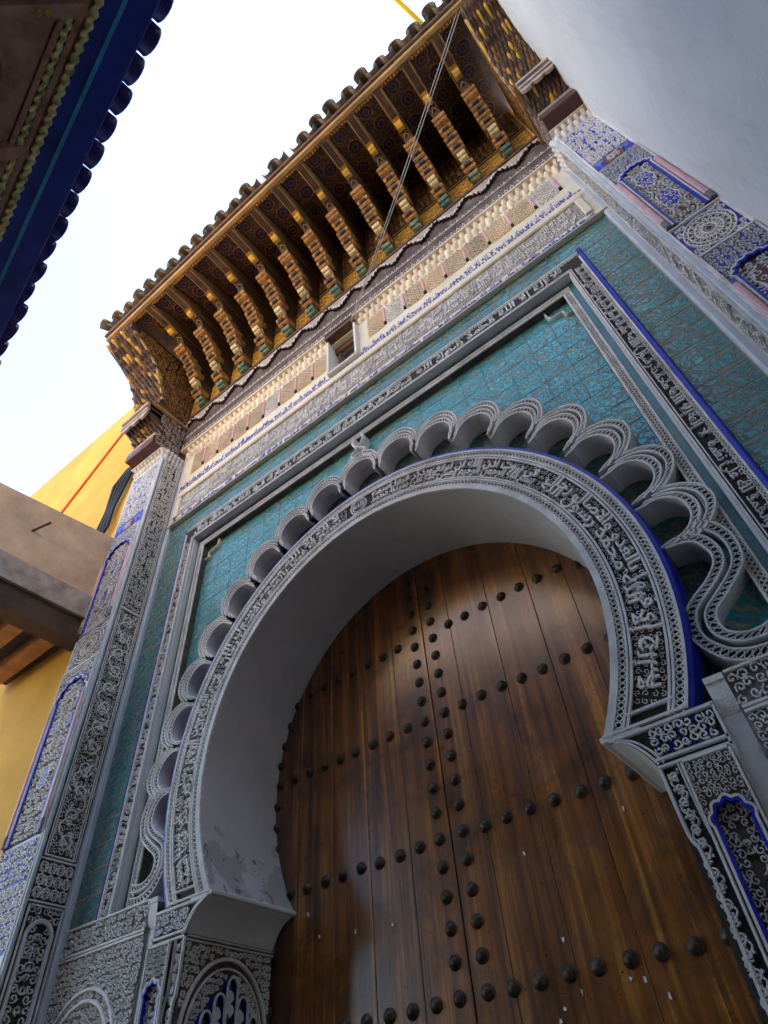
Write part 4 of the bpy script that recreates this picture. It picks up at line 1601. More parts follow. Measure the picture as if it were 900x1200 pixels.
def stud_mesh():
    m = MB()
    n_, r, d = 16, .031, .029
    prof = [(1.25, .0), (1.22, .004), (1.02, .006), (.95, .40), (.80, .70), (.55, .90), (.25, .985)]
    t = np.arange(n_) * 2 * PI / n_
    V = []
    for k, hh in prof:
        V.append(np.stack([r * k * np.cos(t), np.full(n_, -d * hh if hh > .01 else -hh), r * k * np.sin(t)], -1))
    V = np.concatenate(V + [np.array([[0, -d, 0]])])
    q = [(k * n_ + i, k * n_ + (i + 1) % n_, (k + 1) * n_ + (i + 1) % n_, (k + 1) * n_ + i) for k in range(len(prof) - 1) for i in range(n_)]
    kk = (len(prof) - 1) * n_
    tr = [(kk + i, kk + (i + 1) % n_, kk + n_) for i in range(n_)]
    m.add(V, q, tr)
    o = m.build('stud', 'stud', gate, smooth=True)
    me_ = o.data
    bpy.data.objects.remove(o)
    return me_


stud_me = stud_mesh()
RD = 1.60
for s in (-1, 1):
    leaf = empty('door_leaf', 'varnished cedar door leaf with domed studs, %s' % ('nearer the flaking reveal' if s < 0 else 'nearer the white wall'), 'door', 'leaves of the gate door')
    cuts = [.003, .245, .585, .915, 1.19, 1.60] if s > 0 else [.003, .30, .62, .93, 1.24, 1.60]
    for i in range(5):
        xa, xb = cuts[i] + .0014, cuts[i + 1] - .0014
        xs = np.linspace(xa, xb, 9)
        top = np.array([ZC + math.sqrt(max(.0, RD ** 2 - min(x, RD) ** 2)) for x in xs])
        dy = rng.uniform(-.0015, .0015)
        pm = MB()
        c = .0022
        k = len(xs)
        z0 = .05
        fx = np.clip(xs, xa + c, xb - c)
        V = np.concatenate([np.column_stack([s * fx, np.full(k, YD + dy), np.full(k, z0)]), np.column_stack([s * fx, np.full(k, YD + dy), top])])
        pm.add(V, [(j, j + 1, k + j + 1, k + j) for j in range(k - 1)])
        for xe, xi2, tt in ((xa, xa + c, top[0]), (xb, xb - c, top[-1])):
            pm.add([(s * xi2, YD + dy, z0), (s * xi2, YD + dy, tt), (s * xe, YD + dy + c, tt), (s * xe, YD + dy + c, z0),
                    (s * xe, YD + dy + .05, tt), (s * xe, YD + dy + .05, z0)], [(0, 1, 2, 3), (3, 2, 4, 5)])
        pm.build('plank', 'door', leaf)
    bk = MB()
    bk.rect(*sorted((s * .0, s * 1.6)), .05, 5.2, facade(YD + .045), 0)
    bk.build('backing', 'wood_dark', leaf)
    # studs: a column beside the meeting edge, four cross rows
    for z in np.arange(2.118 - .153 * 3, 5.0, .1545):
        if math.hypot(.085, z - ZC) < RD - .06:
            link('stud', stud_me, leaf, (s * .085, YD, float(z)))
    for z in ROWS + [2.118 - .766]:
        xm = math.sqrt(max(0, 1.52 ** 2 - (z - ZC) ** 2)) if z > ZC else 1.46
        for x in np.arange(.235, xm, .1535):
            o = link('stud', stud_me, leaf, (s * (float(x) + rng.uniform(-.006, .006)), YD - .001, z + rng.uniform(-.005, .005)))
            o.rotation_euler = (0, rng.uniform(0, 6), 0)
    for z in np.arange(2.27, 4.3, .155):                    # studs along the hanging edge
        x = math.sqrt(max(0, 1.505 ** 2 - max(0, z - ZC) ** 2)) - (.02 if z > ZC else .03)
        if min(abs(z - q) for q in ROWS) > .04:
            link('stud', stud_me, leaf, (s * x, YD - .001, float(z)))
    # scraps of paper left on nails
    sp_ = MB()
    rg = np.random.default_rng(90 + s)
    for _ in range(9):
        x, z = s * rg.uniform(.15, 1.2), rg.uniform(1.9, 2.75)
        a = rg.uniform(0, PI, 5)
        t = np.sort(rg.uniform(0, 2 * PI, 6))
        sp_.prism(np.stack([x + .010 * np.cos(t) * rg.uniform(.5, 1.1, 6), z + .014 * np.sin(t)], -1), facade(YD - .004), 0, .004)
    stuff(sp_.build('paper_scraps', 'paper', leaf))
fr = MB()                                                   # shadow gap and stop behind the reveal
a = np.linspace(-AI - .3, PI + AI + .3, 61)
A = np.stack([1.49 * np.cos(a), ZC + 1.49 * np.sin(a)], -1)
B = np.stack([1.72 * np.cos(a), ZC + 1.72 * np.sin(a)], -1)
fr.fill(A * [1, 1], B, facade(.7155 + .055), 0)
fr.build('door_stop', 'wood_dark', gate)

# ------------------------------------------------------------------ the carved wooden canopy
can = empty('wooden_canopy', 'carved and gilded cedar canopy on brackets, tiled, above the frieze', 'canopy')
YW = -.12                                                   # plane of the wall boards under the canopy
ZC0 = Zs(9.40, YW)                                          # line where brackets start
YE, ZE = -1.40, 10.24                                       # eave line
XL, XR = -3.34, 3.17
cb = MB()
cb.box(-PILX, PILX, YW, .10, ZSTT + .001, ZE + .32)
core = cb.build('wall_board', 'gold', can)
wp = MB()
ZLB = Zs(9.12, YW)
FW = facade(YW)
wp.rect(-PILX, PILX, ZSTT + .005, ZLB + .10, FW, .002, None, 1)
for i in range(150):                                        # painted chevrons on the strip over the stalactites
    x = -PILX + (i + .5) * 2 * PILX / 150
    for j in range(2):
        z = ZSTT + .05 + j * .20
        wp.strips(np.array([(x - .018, z), (x, z + .07), (x + .018, z)]), .011, FW, .004, .002, 0 if (i + j) % 2 else 2)
for zz in (ZSTT + .025, ZSTT + .235):
    wp.strips(line(-PILX, zz, PILX, zz), .02, FW, .012, .002, 0)
m0 = 170
for i in range(m0):
    x = -PILX + (i + .5) * 2 * PILX / m0
    wp.box(x - .007, x + .007, YW - .02, YW, ZSTT + .01, ZSTT + .028, 1)
stuff(wp.build('chevron_strip', ['lambrequin', 'chevron_dark', 'plaster'], can))
# lambrequin board with stepped scallops
lm = MB()
YL = YW - .035
PB = .4105
xs = np.linspace(-PILX, PILX, 421)
ph = ((xs / PB) % 1.0)


def scal(p):
    d = abs(p - .5) * 2
    st = np.floor(d * 4.99) / 4
    return .055 + .145 * (1 - st) * .9 + .012 * np.abs(np.sin(d * 5 * PI))


zb = Zs(9.40, YL) - .285 + np.array([scal(p) for p in ph]) * 1.35 - .03
FLm = facade(YL)
A = np.stack([xs, zb], -1)
B = np.stack([xs, np.full_like(xs, Zs(9.40, YL))], -1)
lm.fill(A, B, FLm, 0, 0)
lm.wall(A, FLm, -.03, 0, 1)
lm.strips(A + [0, .018], .012, FLm, .006, 0, 2)
lm.strips(A + [0, .055], .008, FLm, .005, 0, 2)
for x, z in zip(xs[::4], zb[::4]):
    lm.box(x - .010, x + .010, YL - .012, YL + .03, z - .022, z + .004, 1)
lm.box(-PILX, PILX, YL - .02, YW + .02, Zs(9.40, YL) - .012, Zs(9.40, YL) + .03, 3, .006)
lm.build('lambrequin', ['lambrequin', 'wood_dark', 'plaster', 'wood_brown'], can)
ZBR = Zs(9.40, YL) + .035

# gilt lattice on the boards between the brackets
gl = MB()
for k in range(-7, 7):
    x0, x1 = max(k * PB, -PILX) + .055, min((k + 1) * PB, PILX) - .055
    stars(gl, x0, x1, ZBR + .02, ZBR + .50, FW, .12, .010, .008, 0)
    for zz in (ZBR + .53, ZBR + .62):
        gl.strips(line(x0 - .04, zz, x1 + .04, zz), .014, FW, .012, 0, 1)
    curls(gl, x0, x1, ZBR + .64, ZE + .22, FW, .07, .012, .007, 1, seed=100 + k)
    for xx in (x0 - .03, x1 + .03):
        gl.strips(line(xx, ZBR, xx, ZE + .22), .012, FW, .02, 0, 0)
stuff(gl.build('gilt_lattice', ['goldlit', 'wood_brown'], can))

# soffit boards with violet roundels
so = MB()
ZS0, ZS1 = ZE - .05, ZE + .30
V = [(x, y, z + dz) for x in (XL, XR) for y, z in ((YE + .02, ZS0), (YW + .02, ZS1)) for dz in (0, .03)]
so.add(V, [(0, 1, 3, 2), (4, 6, 7, 5), (0, 4, 5, 1), (2, 3, 7, 6), (0, 2, 6, 4), (1, 5, 7, 3)])
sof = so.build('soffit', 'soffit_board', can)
_sl = np.array([0, YE - YW, ZS0 - ZS1])
_sl /= np.linalg.norm(_sl)
FS = plane((0, YW + .02 + (YW + .02) * 0, ZS1) - _sl * .0 + np.array([0, 0, 0.]), (1, 0, 0), _sl)          # looks down, v runs from the wall to the eave
for k in range(-7, 7):
    x0, x1 = max(k * PB, -PILX), min((k + 1) * PB, PILX)
    rm = MB()
    t = np.linspace(0, 2 * PI, 21)[:-1]
    for j, yy in enumerate((.20, .46, .72, .98, 1.20)):
        c = np.array([(x0 + x1) / 2 + (.035 if j % 2 else -.035), yy])
        rr = .080 if j % 2 else .070
        rm.prism(c + np.stack([rr * np.cos(t), rr * np.sin(t)], -1), FS, .001, .006, 0)
        rm.strips(c + np.stack([rr * 1.12 * np.cos(t), rr * 1.12 * np.sin(t)], -1), .012, FS, .008, 0, 1, True)
        rm.strips(c + np.stack([rr * .5 * np.cos(t), rr * .5 * np.sin(t)], -1), .008, FS, .004, .006, 1, True)
    curls(rm, x0 + .06, x1 - .06, .06, 1.27, FS, .075, .008, .005, 1, seed=120 + k, leaf=True)
    stuff(rm.build('roundel', ['violet', 'gold'], sof))

# brackets ---------------------------------------------------------------------------------
BW = .084        # half width


def bprism(mb, prof, hw, mat):
    """profile in (y, z) extruded across x"""
    P = np.array(prof, float)
    fr_ = lambda u, v, h: np.stack([np.asarray(h, float), np.asarray(u, float), np.asarray(v, float)], -1)
    mb.prism(P, fr_, -hw, hw, mat)


def make_bracket():
    root = MB()
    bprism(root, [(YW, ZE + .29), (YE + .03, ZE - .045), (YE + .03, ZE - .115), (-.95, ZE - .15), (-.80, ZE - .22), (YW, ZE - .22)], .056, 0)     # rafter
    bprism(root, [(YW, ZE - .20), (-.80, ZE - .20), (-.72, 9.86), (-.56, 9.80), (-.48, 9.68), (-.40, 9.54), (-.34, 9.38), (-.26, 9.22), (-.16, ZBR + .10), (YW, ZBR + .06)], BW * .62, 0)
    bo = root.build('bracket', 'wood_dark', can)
    tr = MB()
    # stacked carved tiers stepping out, each a small hooked corbel
    tiers = [(-.245, ZBR + .015, .105, 1), (-.335, 9.115, .11, 0), (-.415, 9.29, .085, 2), (-.475, 9.43, .10, 0), (-.55, 9.56, .10, 0), (-.64, 9.67, .09, 0), (-.76, 9.755, .08, 3)]
    prev_y = YW
    subs = []
    for (y, z, hh, m_) in tiers:
        q = MB()
        yb = y + .17
        prof = [(yb, z), (y + .055, z), (y + .030, z + hh * .10), (y + .022, z + hh * .34), (y - .006, z + hh * .40), (y - .028, z + hh * .78), (y - .022, z + hh * .96), (yb, z + hh * .96)]
        bprism(q, prof, {0: BW, 1: BW * .72, 2: BW * .6, 3: BW}[m_] * (.92 if len(subs) % 2 else 1.), 0)
        # dark incised triangles on the underside
        if m_ == 0:
            bprism(q, [(y + .050, z - .005), (y + .12, z - .005), (y + .12, z + .01), (y + .050, z + .01)], BW * .34, 1)
            bprism(q, [(y - .010, z + hh * .36), (y - .024, z + hh * .66), (y + .02, z + hh * .66), (y + .02, z + hh * .36)], BW * .50, 1)
        subs.append(q.build({1: 'green_chip', 0: 'corbel_tier', 2: 'cream_chip', 3: 'corbel_tier'}[m_], [{0: 'gold', 1: 'chip_green', 2: 'cream', 3: 'gold'}[m_], 'dark'], bo))
    # cartouche outline and the gilt horn on the beam
    ct = MB()
    FB = plane((0, 0, ZE - .222), (1, 0, 0), (0, -1, 0))
    pts = np.array([(-.03, .72), (-.03, .64), (0, .60), (.03, .64), (.03, .80), (0, .84), (-.03, .80)])
    ct.strips(pts, .010, FB, .010, 0, 0, True)
    FB2 = plane((0, 0, ZE - .205), (1, 0, 0), (0, -1, 0))
    subs.append(ct.build('cartouche', 'goldlit', bo))
    hn = MB()
    yh = -.95
    bprism(hn, [(yh + .08, ZE - .17), (yh - .02, ZE - .15), (yh - .075, ZE - .175), (yh - .085, ZE - .225), (yh - .045, ZE - .205), (yh - .02, ZE - .235), (yh + .03, ZE - .245), (yh + .08, ZE - .22)], .040, 0)
    subs.append(hn.build('horn', 'goldlit', bo))
    ln = MB()
    for sx in (-1, 1):
        for z0_, z1_ in ((.24, -.062), (.13, -.080), (-.02, -.098), (-.17, -.112)):
            ln.strips(np.array([(YW, ZE + z0_), (YE + .06, ZE + z1_)]), .010,
                      (lambda u, v, h, sx=sx: np.stack([sx * (.056 + np.asarray(h, float)), np.asarray(u, float), np.asarray(v, float)], -1)), .003, 0, 0)
    for sx in (-.045, .045):
        ln.strips(np.array([(sx, -YE - .04), (sx, .97)]), .009, plane((0, 0, ZE - .118), (1, 0, 0), (0, -1, -.03)), .004, 0, 0)
    subs.append(ln.build('painted_line', 'fascia', bo))
    return bo, subs


br0, subs0 = make_bracket()
for k in range(-6, 7):
    if k == -6:
        b_, ss = br0, subs0
    else:
        b_ = br0.copy()
        COL.objects.link(b_)
        ss = []
        for q in subs0:
            c_ = q.copy()
            COL.objects.link(c_)
            c_.parent = b_
    b_.location = (k * PB, rng.uniform(-.006, .006), 0)

# eave: fascia, dentils, roof slab, tiles
fa = MB()
fa.box(XL - .02, XR, YE - .035, YE + .03, ZE - .09, ZE + .035, 0, .012)
fa.box(XL - .03, XR, YE - .075, YE - .03, ZE - .015, ZE + .06, 1, .010)
nd = 150
for i in range(nd):
    x = XL + (i + .5) * (XR - XL) / nd
    dz = .028 * abs(math.sin((x / PB) * PI))
    fa.box(x - .015, x + .015, YE + .031, YE + .06, ZE - .115 + dz * .4, ZE - .055, 2)
fa.build('fascia', ['fascia', 'wood_brown', 'gold'], can)
rs = MB()
rs.add([(XL - .03, YE - .06, ZE + .061), (XR, YE - .06, ZE + .061), (XR, .6, ZE + .95), (XL - .03, .6, ZE + .95),
        (XL - .03, YE - .06, ZE + .02), (XR, YE - .06, ZE + .02), (XR, .6, ZE + .55), (XL - .03, .6, ZE + .55)],
       [(0, 1, 2, 3), (4, 7, 6, 5), (0, 4, 5, 1), (3, 2, 6, 7), (0, 3, 7, 4), (1, 5, 6, 2)])
rs.build('roof_slab', 'wood_dark', can)


def roof_tile(concave=False, L=.42, r=.092, th=.018):
    m = MB()
    n_ = 9
    t = np.linspace(0, PI, n_)
    V = []
    for yy, kr in ((0, 1.), (L, .82)):
        for rr in (r * kr, (r - th) * kr):
            z = rr * np.sin(t) * (1 if not concave else -1)
            V.append(np.stack([rr * np.cos(t), np.full(n_, yy), z], -1))
    V = np.concatenate(V)
    q = []
    for i in range(n_ - 1):
        q += [(i, i + 1, 2 * n_ + i + 1, 2 * n_ + i), (n_ + i, 3 * n_ + i, 3 * n_ + i + 1, n_ + i + 1), (i, n_ + i, n_ + i + 1, i + 1)]
    q += [(0, 2 * n_, 3 * n_, n_), (n_ - 1, 2 * n_ - 1, 4 * n_ - 1, 3 * n_ - 1)]
    m.add(V, q)
    return m


def tile_data(mat, **kw):
    o = roof_tile(**kw).build('roof_tile', mat, gate, smooth=True)
    me_ = o.data
    bpy.data.objects.remove(o)
    return me_


cap, pan = tile_data('rooftile'), tile_data('rooftile', concave=True, r=.085)
TPX = .243
slope = math.atan2(.89, 2.0)
nt_ = int((XR - XL) / TPX)
for i in range(nt_ + 1):
    x = XL + .06 + i * TPX
    if x > XR - .05:
        break
    gone = i in (13, 15)
    if not gone:
        o = link('roof_tile', cap, can, (x + rng.uniform(-.012, .012), YE - .150 + rng.uniform(-.035, .03), ZE + .080 + rng.uniform(-.008, .012)))
        o.rotation_euler = (slope + rng.uniform(-.05, .08), rng.uniform(-.12, .12), rng.uniform(-.10, .10))
    if x + TPX / 2 < XR:
        o = link('roof_tile', pan, can, (x + TPX / 2, YE - .150 + rng.uniform(-.02, .02), ZE + .115))
        o.rotation_euler = (slope, 0, rng.uniform(-.04, .04))

# consoles at both ends, standing on the pilasters ------------------------------------------
def prof_at(z):
    """front of the console (y) for a height z"""
    pts = [(PZT + .01, -.50), (8.25, -.53), (8.30, -.44), (8.52, -.56), (8.60, -.70), (8.76, -.73), (8.80, -.64), (8.96, -.62), (9.2, -.70), (9.45, -.80), (9.64, -.93), (9.80, -1.12), (9.95, -1.36), (10.2, -1.38)]
    return float(np.interp(z, [p[0] for p in pts], [p[1] for p in pts]))


for s in (-1, 1):
    xa = s * PILX
    xb = s * 3.33 if s < 0 else 3.155
    x0, x1 = sorted((xa, xb))
    cs = MB()
    ring_z = [PZT + .01, 8.25, 8.27, 8.30, 8.40, 8.52, 8.58, 8.60, 8.68, 8.76, 8.78, 8.80, 8.88, 8.96, 9.08, 9.2, 9.33, 9.45, 9.55, 9.64, 9.73, 9.80, 9.88, 9.95, 10.15]
    k = len(ring_z)
    ys = [prof_at(z) for z in ring_z]
    V = [(x, y, z) for x in (x0, x1) for y, z in zip(ys, ring_z)]
    V += [(x, -.02, z) for x in (x0, x1) for z in ring_z]
    q = []
    for i in range(k - 1):
        q += [(i, i + 1, k + i + 1, k + i)]
        for off, bo_ in ((0, 2 * k), (k, 3 * k)):
            q.append((off + i, off + i + 1, bo_ + i + 1, bo_ + i))
    cs.add(V, q)
    con = cs.build('console', 'wood_dark', can)
    # carved inner cheek: curved mouldings following the profile, gilt scrolls
    sd_ = -s
    Fk = plane((xa, 0, 0), (0, 1, 0), (0, 0, 1)) if s < 0 else plane((xa, 0, 0), (0, -1, 0), (0, 0, 1))
    us = 1 if s < 0 else -1
    ck = MB()
    edge = np.array([(us * (prof_at(z) + .03), z) for z in np.linspace(8.98, 9.93, 24)])
    ck.strips(edge, .05, Fk, .022, 0, 0)
    ck.strips(edge + [us * .055, 0], .022, Fk, .012, 0, 1)
    ua, ub = sorted((us * -.66, us * YW))
    ck.strips(line(us * -.72, 8.775, us * YW, 8.775), .05, Fk, .035, 0, 0)
    ck.strips(line(us * -.70, 8.86, us * YW, 8.86), .018, Fk, .015, 0, 1)
    a_, b_ = sorted((us * -1.2, us * (YW - .02)))
    curls(ck, a_, b_, 8.90, ZE - .15, Fk, .075, .016, .012, 1, lambda x, z: np.array([(x_ * us) > prof_at(z_) + .10 for x_, z_ in zip(x, z)]), seed=140)
    a_, b_ = sorted((us * -.52, us * (YW - .02)))
    curls(ck, a_, b_, PZT + .04, 8.74, Fk, .06, .012, .010, 2, seed=141)
    ck.strips(line(us * -.50, PZT + .03, us * -.05, PZT + .03), .03, Fk, .02, 0, 2)
    ck.build('cheek_carving', ['fascia', 'gold', 'lambrequin'], con)
    # muqarnas cells on the front
    mq = MB()
    rgq = np.random.default_rng(150)
    for (za, zb_, nr) in ((8.98, 9.96, 12), (8.32, 8.58, 4)):
        for r_ in range(nr):
            z1 = za + (r_ + 1) * (zb_ - za) / nr
            z0 = za + r_ * (zb_ - za) / nr
            nc = 8
            w = (x1 - x0) / nc
            for c_ in range(nc + 1):
                xc = x0 + (c_ + (.5 if r_ % 2 else 0)) * w
                if xc - w / 2 < x0 - .03 or xc + w / 2 > x1 + .035:
                    continue
                y1 = prof_at(z1) - .035
                y0 = prof_at(z0) + .01
                V = [(xc - w * .48, y1 + .10, z1), (xc + w * .48, y1 + .10, z1), (xc + w * .40, y1, z1), (xc, y1 - .03, z1), (xc - w * .40, y1, z1), (xc, y0 + .03, z0 - .01), (xc, y1 + .02, z1 - (z1 - z0) * .4)]
                mm = int(rgq.choice([0, 0, 0, 3, 1, 2, 3, 3]))
                mq.add(V, tris=[(0, 4, 5), (4, 6, 5), (4, 3, 6), (3, 2, 6), (2, 5, 6), (2, 1, 5), (0, 1, 3), (0, 3, 4), (1, 2, 3)], mat=mm)
    stuff(mq.build('muqarnas', ['wood_brown', 'gold', 'goldlit', 'wood_dark'], con))
    # carved box courses and the plain maroon block
    dx_ = .02 if s < 0 else 0
    for (ya_, z0_, z1_) in ((-.752, 8.60, 8.66), (-.770, 8.70, 8.76), (-.545, 8.26, 8.30)):
        bx_ = MB()
        bx_.box(x0 - dx_, x1, ya_, -.30, z0_, z1_, 0, .012)
        bx_.build('carved_course', 'lambrequin', con)
    bx_ = MB()
    FBx = facade(-.735)
    xs_ = np.linspace(x0, x1, 40)
    zz_ = 8.56 - .05 * np.abs(np.sin((xs_ - x0) / (x1 - x0) * 3 * PI))
    bx_.fill(np.stack([xs_, zz_], -1), np.stack([xs_, np.full(40, 8.62)], -1), FBx, 0, 0)
    bx_.fill(np.stack([xs_, zz_], -1), np.stack([xs_, np.full(40, 8.62)], -1), FBx, -.03, 0)
    bx_.wall(np.stack([xs_, zz_], -1), FBx, -.03, 0, 0)
    bx_.build('scalloped_valance', 'lambrequin', con)
    mblk = MB()
    mblk.box(x0 - (.02 if s < 0 else 0), x1, -.545, -.36, PZT + .012, 8.235, 0, .010)
    mblk.build('block', 'maroon', con)

# ------------------------------------------------------------------ thin wires and pole at the eave
def tube(name, pts, r, mat, label, cat, n=6, parent=None):
    m = MB()
    P = np.asarray(pts, float)
    k = len(P)
    d = np.gradient(P, axis=0)
    d /= np.linalg.norm(d, axis=1)[:, None]
    up = np.array([0.3, 0.9, .2])
    a_ = np.cross(d, up)
    a_ /= np.linalg.norm(a_, axis=1)[:, None]
    b_ = np.cross(d, a_)
    t = np.arange(n) * 2 * PI / n
    V = P[:, None] + r * (np.cos(t)[None, :, None] * a_[:, None] + np.sin(t)[None, :, None] * b_[:, None])
    q = [(i * n + j, i * n + (j + 1) % n, (i + 1) * n + (j + 1) % n, (i + 1) * n + j) for i in range(k - 1) for j in range(n)]
    m.add(V.reshape(-1, 3), q)
    o = m.build(name, mat, parent, smooth=True)
    if label:
        tag(o, label, cat)
    return o


Pw0, Pw1 = np.array([2.92, YE - .04, ZE + .05]), np.array([.16, Y_FRZ - .12, WZ1 - .05])
tt = np.linspace(0, 1, 24)[:, None]
sag = np.array([0, 0, -1.0]) * (4 * tt * (1 - tt)) * .10
tube('hanging_wire', Pw0 * (1 - tt) + Pw1 * tt + sag, .0045, 'wire', 'thin grey wire running from the canopy eave down to the frieze window', 'wire')
tube('hanging_wire', (Pw0 + [.05, -.0, 0]) * (1 - tt) + (Pw1 + [.02, -.02, -.1]) * tt + sag * 1.5, .0045, 'wire', 'second thin wire hanging slack beside the wire to the frieze window', 'wire')
tube('spout_pipe', [(2.47, YE + .10, ZE + .30), (2.42, -1.52, ZE + .36), (2.32, -1.88, ZE + .46), (2.22, -2.25, ZE + .56)], .030, 'pole', 'short yellow pipe sticking out over the canopy roof tiles', 'pipe', 8)

# ------------------------------------------------------------------ white blank wall on the right
ww = MB()
XWW = 3.165
n_ = 40
yy = np.linspace(-.33, -9.0, n_)
xw = XWW + .0 * yy + .05 * np.sin((yy + .33) * .5)
zz = np.linspace(0, 12.5, 26)
V = np.array([(x, y, z) for x, y in zip(xw, yy) for z in zz])
q = [(i * 26 + j, i * 26 + j + 1, (i + 1) * 26 + j + 1, (i + 1) * 26 + j) for i in range(n_ - 1) for j in range(25)]
ww.add(V, q)
ww.add([(XWW, -.33, 0), (XWW + 3, -.33, 0), (XWW + 3, -.33, 12.5), (XWW, -.33, 12.5), (XWW, -9, 0), (XWW + 3, -9, 0), (XWW + 3, -9, 12.5), (XWW, -9, 12.5)],
       [(0, 1, 2, 3), (4, 7, 6, 5), (3, 2, 6, 7), (1, 5, 6, 2)])
wwo = tag(ww.build('white_wall', 'limewash', smooth=True), 'tall blank whitewashed wall of the house meeting the gate pilaster', 'wall')

# ------------------------------------------------------------------ yellow house on the left (behind the bridging room)
yh = MB()
yh.box(-16, -3.39, -.30, 5, 0, 10.85)
tag(yh.build('yellow_house', 'yellow'), 'yellow plastered house wall continuing from the gate pilaster', 'house')

# bridging room over the alley: plaster parapet, weathered board, beam, joists
brd = empty('bridge_room', 'tan plastered room bridging the alley on wooden beams and joists', 'house')
# direction of its face, measured from the photograph: it leaves the pilaster towards the viewer
e = np.array([-.02, -.9998])
pb = np.array([-3.345, -.36])
nrm = np.array([.9998, -.02])            # outward, towards the gate


def bq(l, d, z):
    p = pb + e * l + nrm * d
    return (p[0], p[1], z)


def slab(mb, l0, l1, d0, d1, z0, z1, mat=0):
    V = [bq(l, d, z) for l in (l0, l1) for d in (d0, d1) for z in (z0, z1)]
    mb.add(V, [(0, 1, 3, 2), (4, 6, 7, 5), (0, 4, 5, 1), (2, 3, 7, 6), (0, 2, 6, 4), (1, 5, 7, 3)], mat=mat)


w1 = MB()
slab(w1, -.25, 3.6, -.30, 0, 5.94, 6.40)
V = [bq(l, d, z) for l, zt in ((-.25, 6.885), (3.6, 6.48)) for d in (-.30, 0) for z in (6.40, zt)]
w1.add(V, [(0, 1, 3, 2), (4, 6, 7, 5), (2, 3, 7, 6), (0, 4, 5, 1), (1, 5, 7, 3)])
slab(w1, -.25, 3.6, -1.5, -.30, 6.0, 6.4)
w1.build('wall', 'tan', brd)
w2 = MB()
slab(w2, -.25, 3.6, -.28, .030, 5.67, 5.945)
w2.build('board', 'old_board', brd)
w3 = MB()
slab(w3, -.25, 3.6, -.20, -.01, 5.40, 5.672)
w3.build('beam', 'beam', brd)
for i in range(11):
    w4 = MB()
    l0 = .10 + i * .33
    slab(w4, l0, l0 + .15, -1.5, -.202, 5.43, 5.58)
    w4.build('joist', 'joist', brd)
w5 = MB()
slab(w5, -.25, 3.6, -1.5, -.202, 5.585, 5.62)
w5.build('ceiling_board', 'wood_dark', brd)
rb = tube('iron_rod', [(-3.40, -1.20, 6.345), (-3.30, -1.15, 6.395), (-3.20, -1.10, 6.44)], .013, 'steel', 'rusty iron rod sticking out of the tan plaster parapet', 'rod', 7)

# cables on the yellow house
tube('orange_cable', [(-7.2, -.315, 7.1), (-6.2, -.315, 8.2), (-5.2, -.315, 9.2), (-4.2, -.315, 10.2), (-3.9, -.315, 10.6)], .022, 'orange', 'orange cable running diagonally up the yellow house wall', 'cable')
cbl = empty('cable_bundle', 'bundle of black cables hanging where the yellow house meets the pilaster', 'cables')
for k in range(4):
    x = -3.52 - k * .05
    pts = smooth_line3 = [(x + .02, -.35, 8.4), (x - .03, -.36 - .02 * k, 8.0), (x - .10, -.37, 7.6), (x - .05 - .03 * k, -.38, 7.2), (x - .25, -.37, 6.95), (x - .6 - .1 * k, -.36, 6.8)]
    tube('cable', pts, .022, 'black', None, None, 7, cbl)

# ------------------------------------------------------------------ house opposite with its painted eave
opp = empty('opposite_house', 'house across the alley with a dark blue painted eave and carved moulding', 'house')
P0 = np.array([.031, -2.902])
eo = np.array([-.9784, .2067])             # along its eave, to the left
no = np.array([.2067, .9784])              # out over the alley
ZO = 6.30


def oq(l, t, z):
    p = P0 + eo * l - no * t
    return (p[0], p[1], z)


def oslab(mb, l0, l1, t0, t1, z0, z1, mat=0):
    V = [oq(l, d, z) for l in (l0, l1) for d in (t0, t1) for z in (z0, z1)]
    mb.add(V, [(0, 1, 3, 2), (4, 6, 7, 5), (0, 4, 5, 1), (2, 3, 7, 6), (0, 2, 6, 4), (1, 5, 7, 3)], mat=mat)


L0, L1 = -3.0, 4.0
wl = MB()
oslab(wl, L0, L1, 1.05, 1.6, 0, 6.9)
wl.build('wall', 'old_wall', opp)
w9 = MB()                                                    # unseen storey behind the eave, added to bounce warm sunlight onto the gate
oslab(w9, L0 - 2, L1 + 1, 3.6, 8.0, 0, 9.8)
w9.build('added_bounce_storey', 'ochre_wall', opp)
o1 = MB()
oslab(o1, L0, L1, -.02, .25, ZO, ZO + .05)
o1.build('eave_board', 'indigo', opp)
o2 = MB()
oslab(o2, L0, L1, .118, .140, ZO - .012, ZO + .01)
o2.build('blue_line', 'blue_line', opp)
o3 = MB()
oslab(o3, L0, L1, .25, .70, ZO + .02, ZO + .06)
oslab(o3, L0, L1, .28, .31, ZO - .02, ZO + .03)
oslab(o3, L0, L1, .355, .385, ZO - .035, ZO + .03)
o3.build('soffit_board', 'plum', opp)


def twisted(tc, zc_, r, name):
    m = MB()
    n_, nl = 10, 900
    ll = np.linspace(L0, L1, nl)
    t = np.arange(n_) * 2 * PI / n_
    V = []
    for l in ll:
        tw = l * 44
        rr = r * (1 + .40 * np.cos(2 * (t - tw)))
        for a_, r_ in zip(t, rr):
            V.append(oq(l, tc + r_ * math.cos(a_), zc_ + r_ * math.sin(a_)))
    q = [(i * n_ + j, i * n_ + (j + 1) % n_, (i + 1) * n_ + (j + 1) % n_, (i + 1) * n_ + j) for i in range(nl - 1) for j in range(n_)]
    m.add(V, q)
    return m.build(name, 'rope_gold', opp)


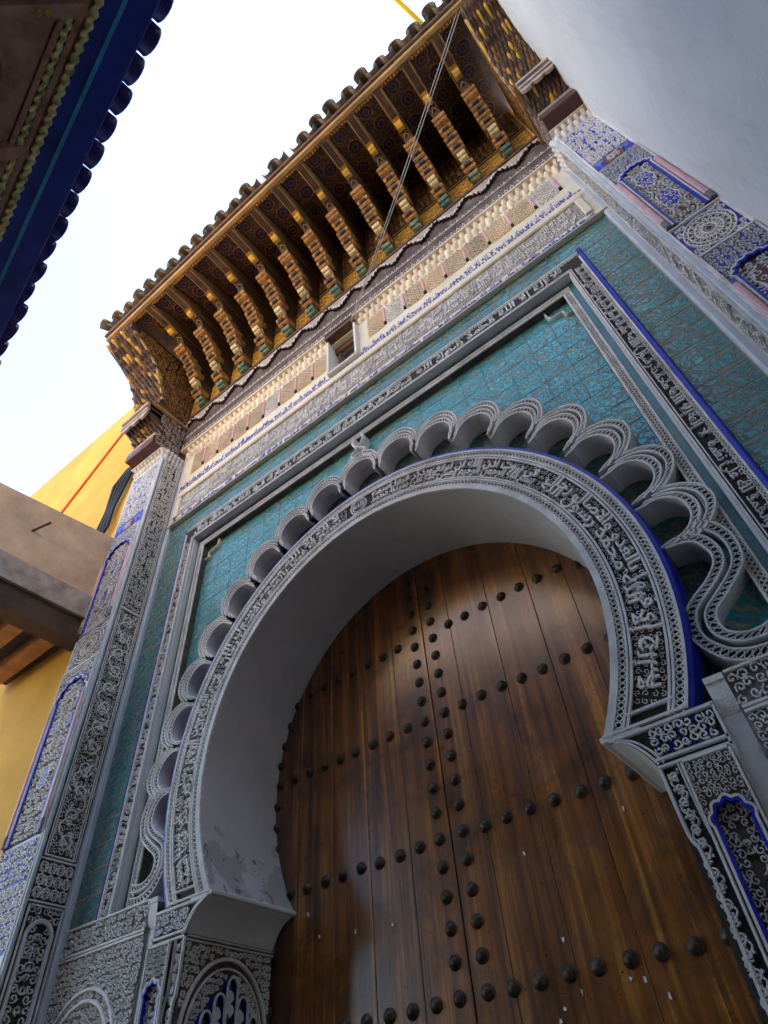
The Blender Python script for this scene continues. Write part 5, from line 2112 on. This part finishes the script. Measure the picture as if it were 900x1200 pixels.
twisted(.245, ZO + .0, .020, 'rope_moulding')
twisted(.335, ZO - .01, .018, 'rope_moulding')
o4 = MB()                                                    # sloping carved panel behind the mouldings
V = [oq(L0, .40, ZO - .02), oq(L1, .40, ZO - .02), oq(L1, 1.05, ZO - .35), oq(L0, 1.05, ZO - .35)]
o4.add(V, [(0, 1, 2, 3)])
pan_o = o4.build('carved_panel', 'plum', opp)
Uo = np.array([eo[0], eo[1], 0])
Vo = np.array(oq(0, 1.05, ZO - .35)) - np.array(oq(0, .40, ZO - .02))
Vo /= np.linalg.norm(Vo)
FO = plane(oq(0, .40, ZO - .02), Uo, Vo)
if FO(0., 0., 1.)[2] > FO(0., 0., 0.)[2]:
    FO = plane(oq(0, .40, ZO - .02), -Uo, Vo)
    usg = -1
else:
    usg = 1
ca = MB()
for i in range(-3, 8):
    l = -.62 + i * .95
    ca.strips(line(usg * (l - .16), -.12, usg * (l + .40), .62), .105, FO, .05, 0, 0)      # slanting rib
    for dv in (.06, .10, .30, .34):
        t = np.linspace(0, 2 * PI, 9)[:-1]
        ca.prism(np.stack([usg * (l - .16 + .757 * (dv + .12)) + .022 * np.cos(t), dv + .016 * np.sin(t)], -1), FO, .05, .062, 1)
    a_, b_ = sorted((usg * (l + .10), usg * (l + .85)))
    c_ = (a_ + b_) / 2
    t = np.linspace(0, PI, 25)
    for rr in (.30, .33):
        ca.strips(np.stack([c_ + rr * np.cos(t), .70 - rr * 1.7 * np.sin(t)], -1), .018, FO, .022, 0, 0)
    curls(ca, a_, b_, .02, .70, FO, .08, .016, .014, 2, lambda x, z: np.hypot(x - c_, (.70 - z) / 1.7) < .27, seed=160)
stuff(ca.build('carving', ['plum', 'goldlit', 'rope_gold'], pan_o))
otile = tile_data('indigo_tile', r=.098, L=.5, th=.02)
ang = math.atan2(no[1], no[0])
for i in range(int((L1 - L0) / .2035)):
    l = L0 + (i + .5) * .2035
    p = oq(l, -.060 + rng.uniform(-.012, .012), ZO + .035)
    o = link('roof_tile', otile, opp, p)
    o.rotation_euler = (R(16), rng.uniform(-.06, .06), ang + PI / 2 + rng.uniform(-.05, .05))
o6 = MB()
V = [oq(L0, .03, ZO + .055), oq(L1, .03, ZO + .055), oq(L1, 1.3, ZO + .45), oq(L0, 1.3, ZO + .45)]
o6.add(V, [(0, 1, 2, 3)])
o6.build('roof_slope', 'rooftile', opp)
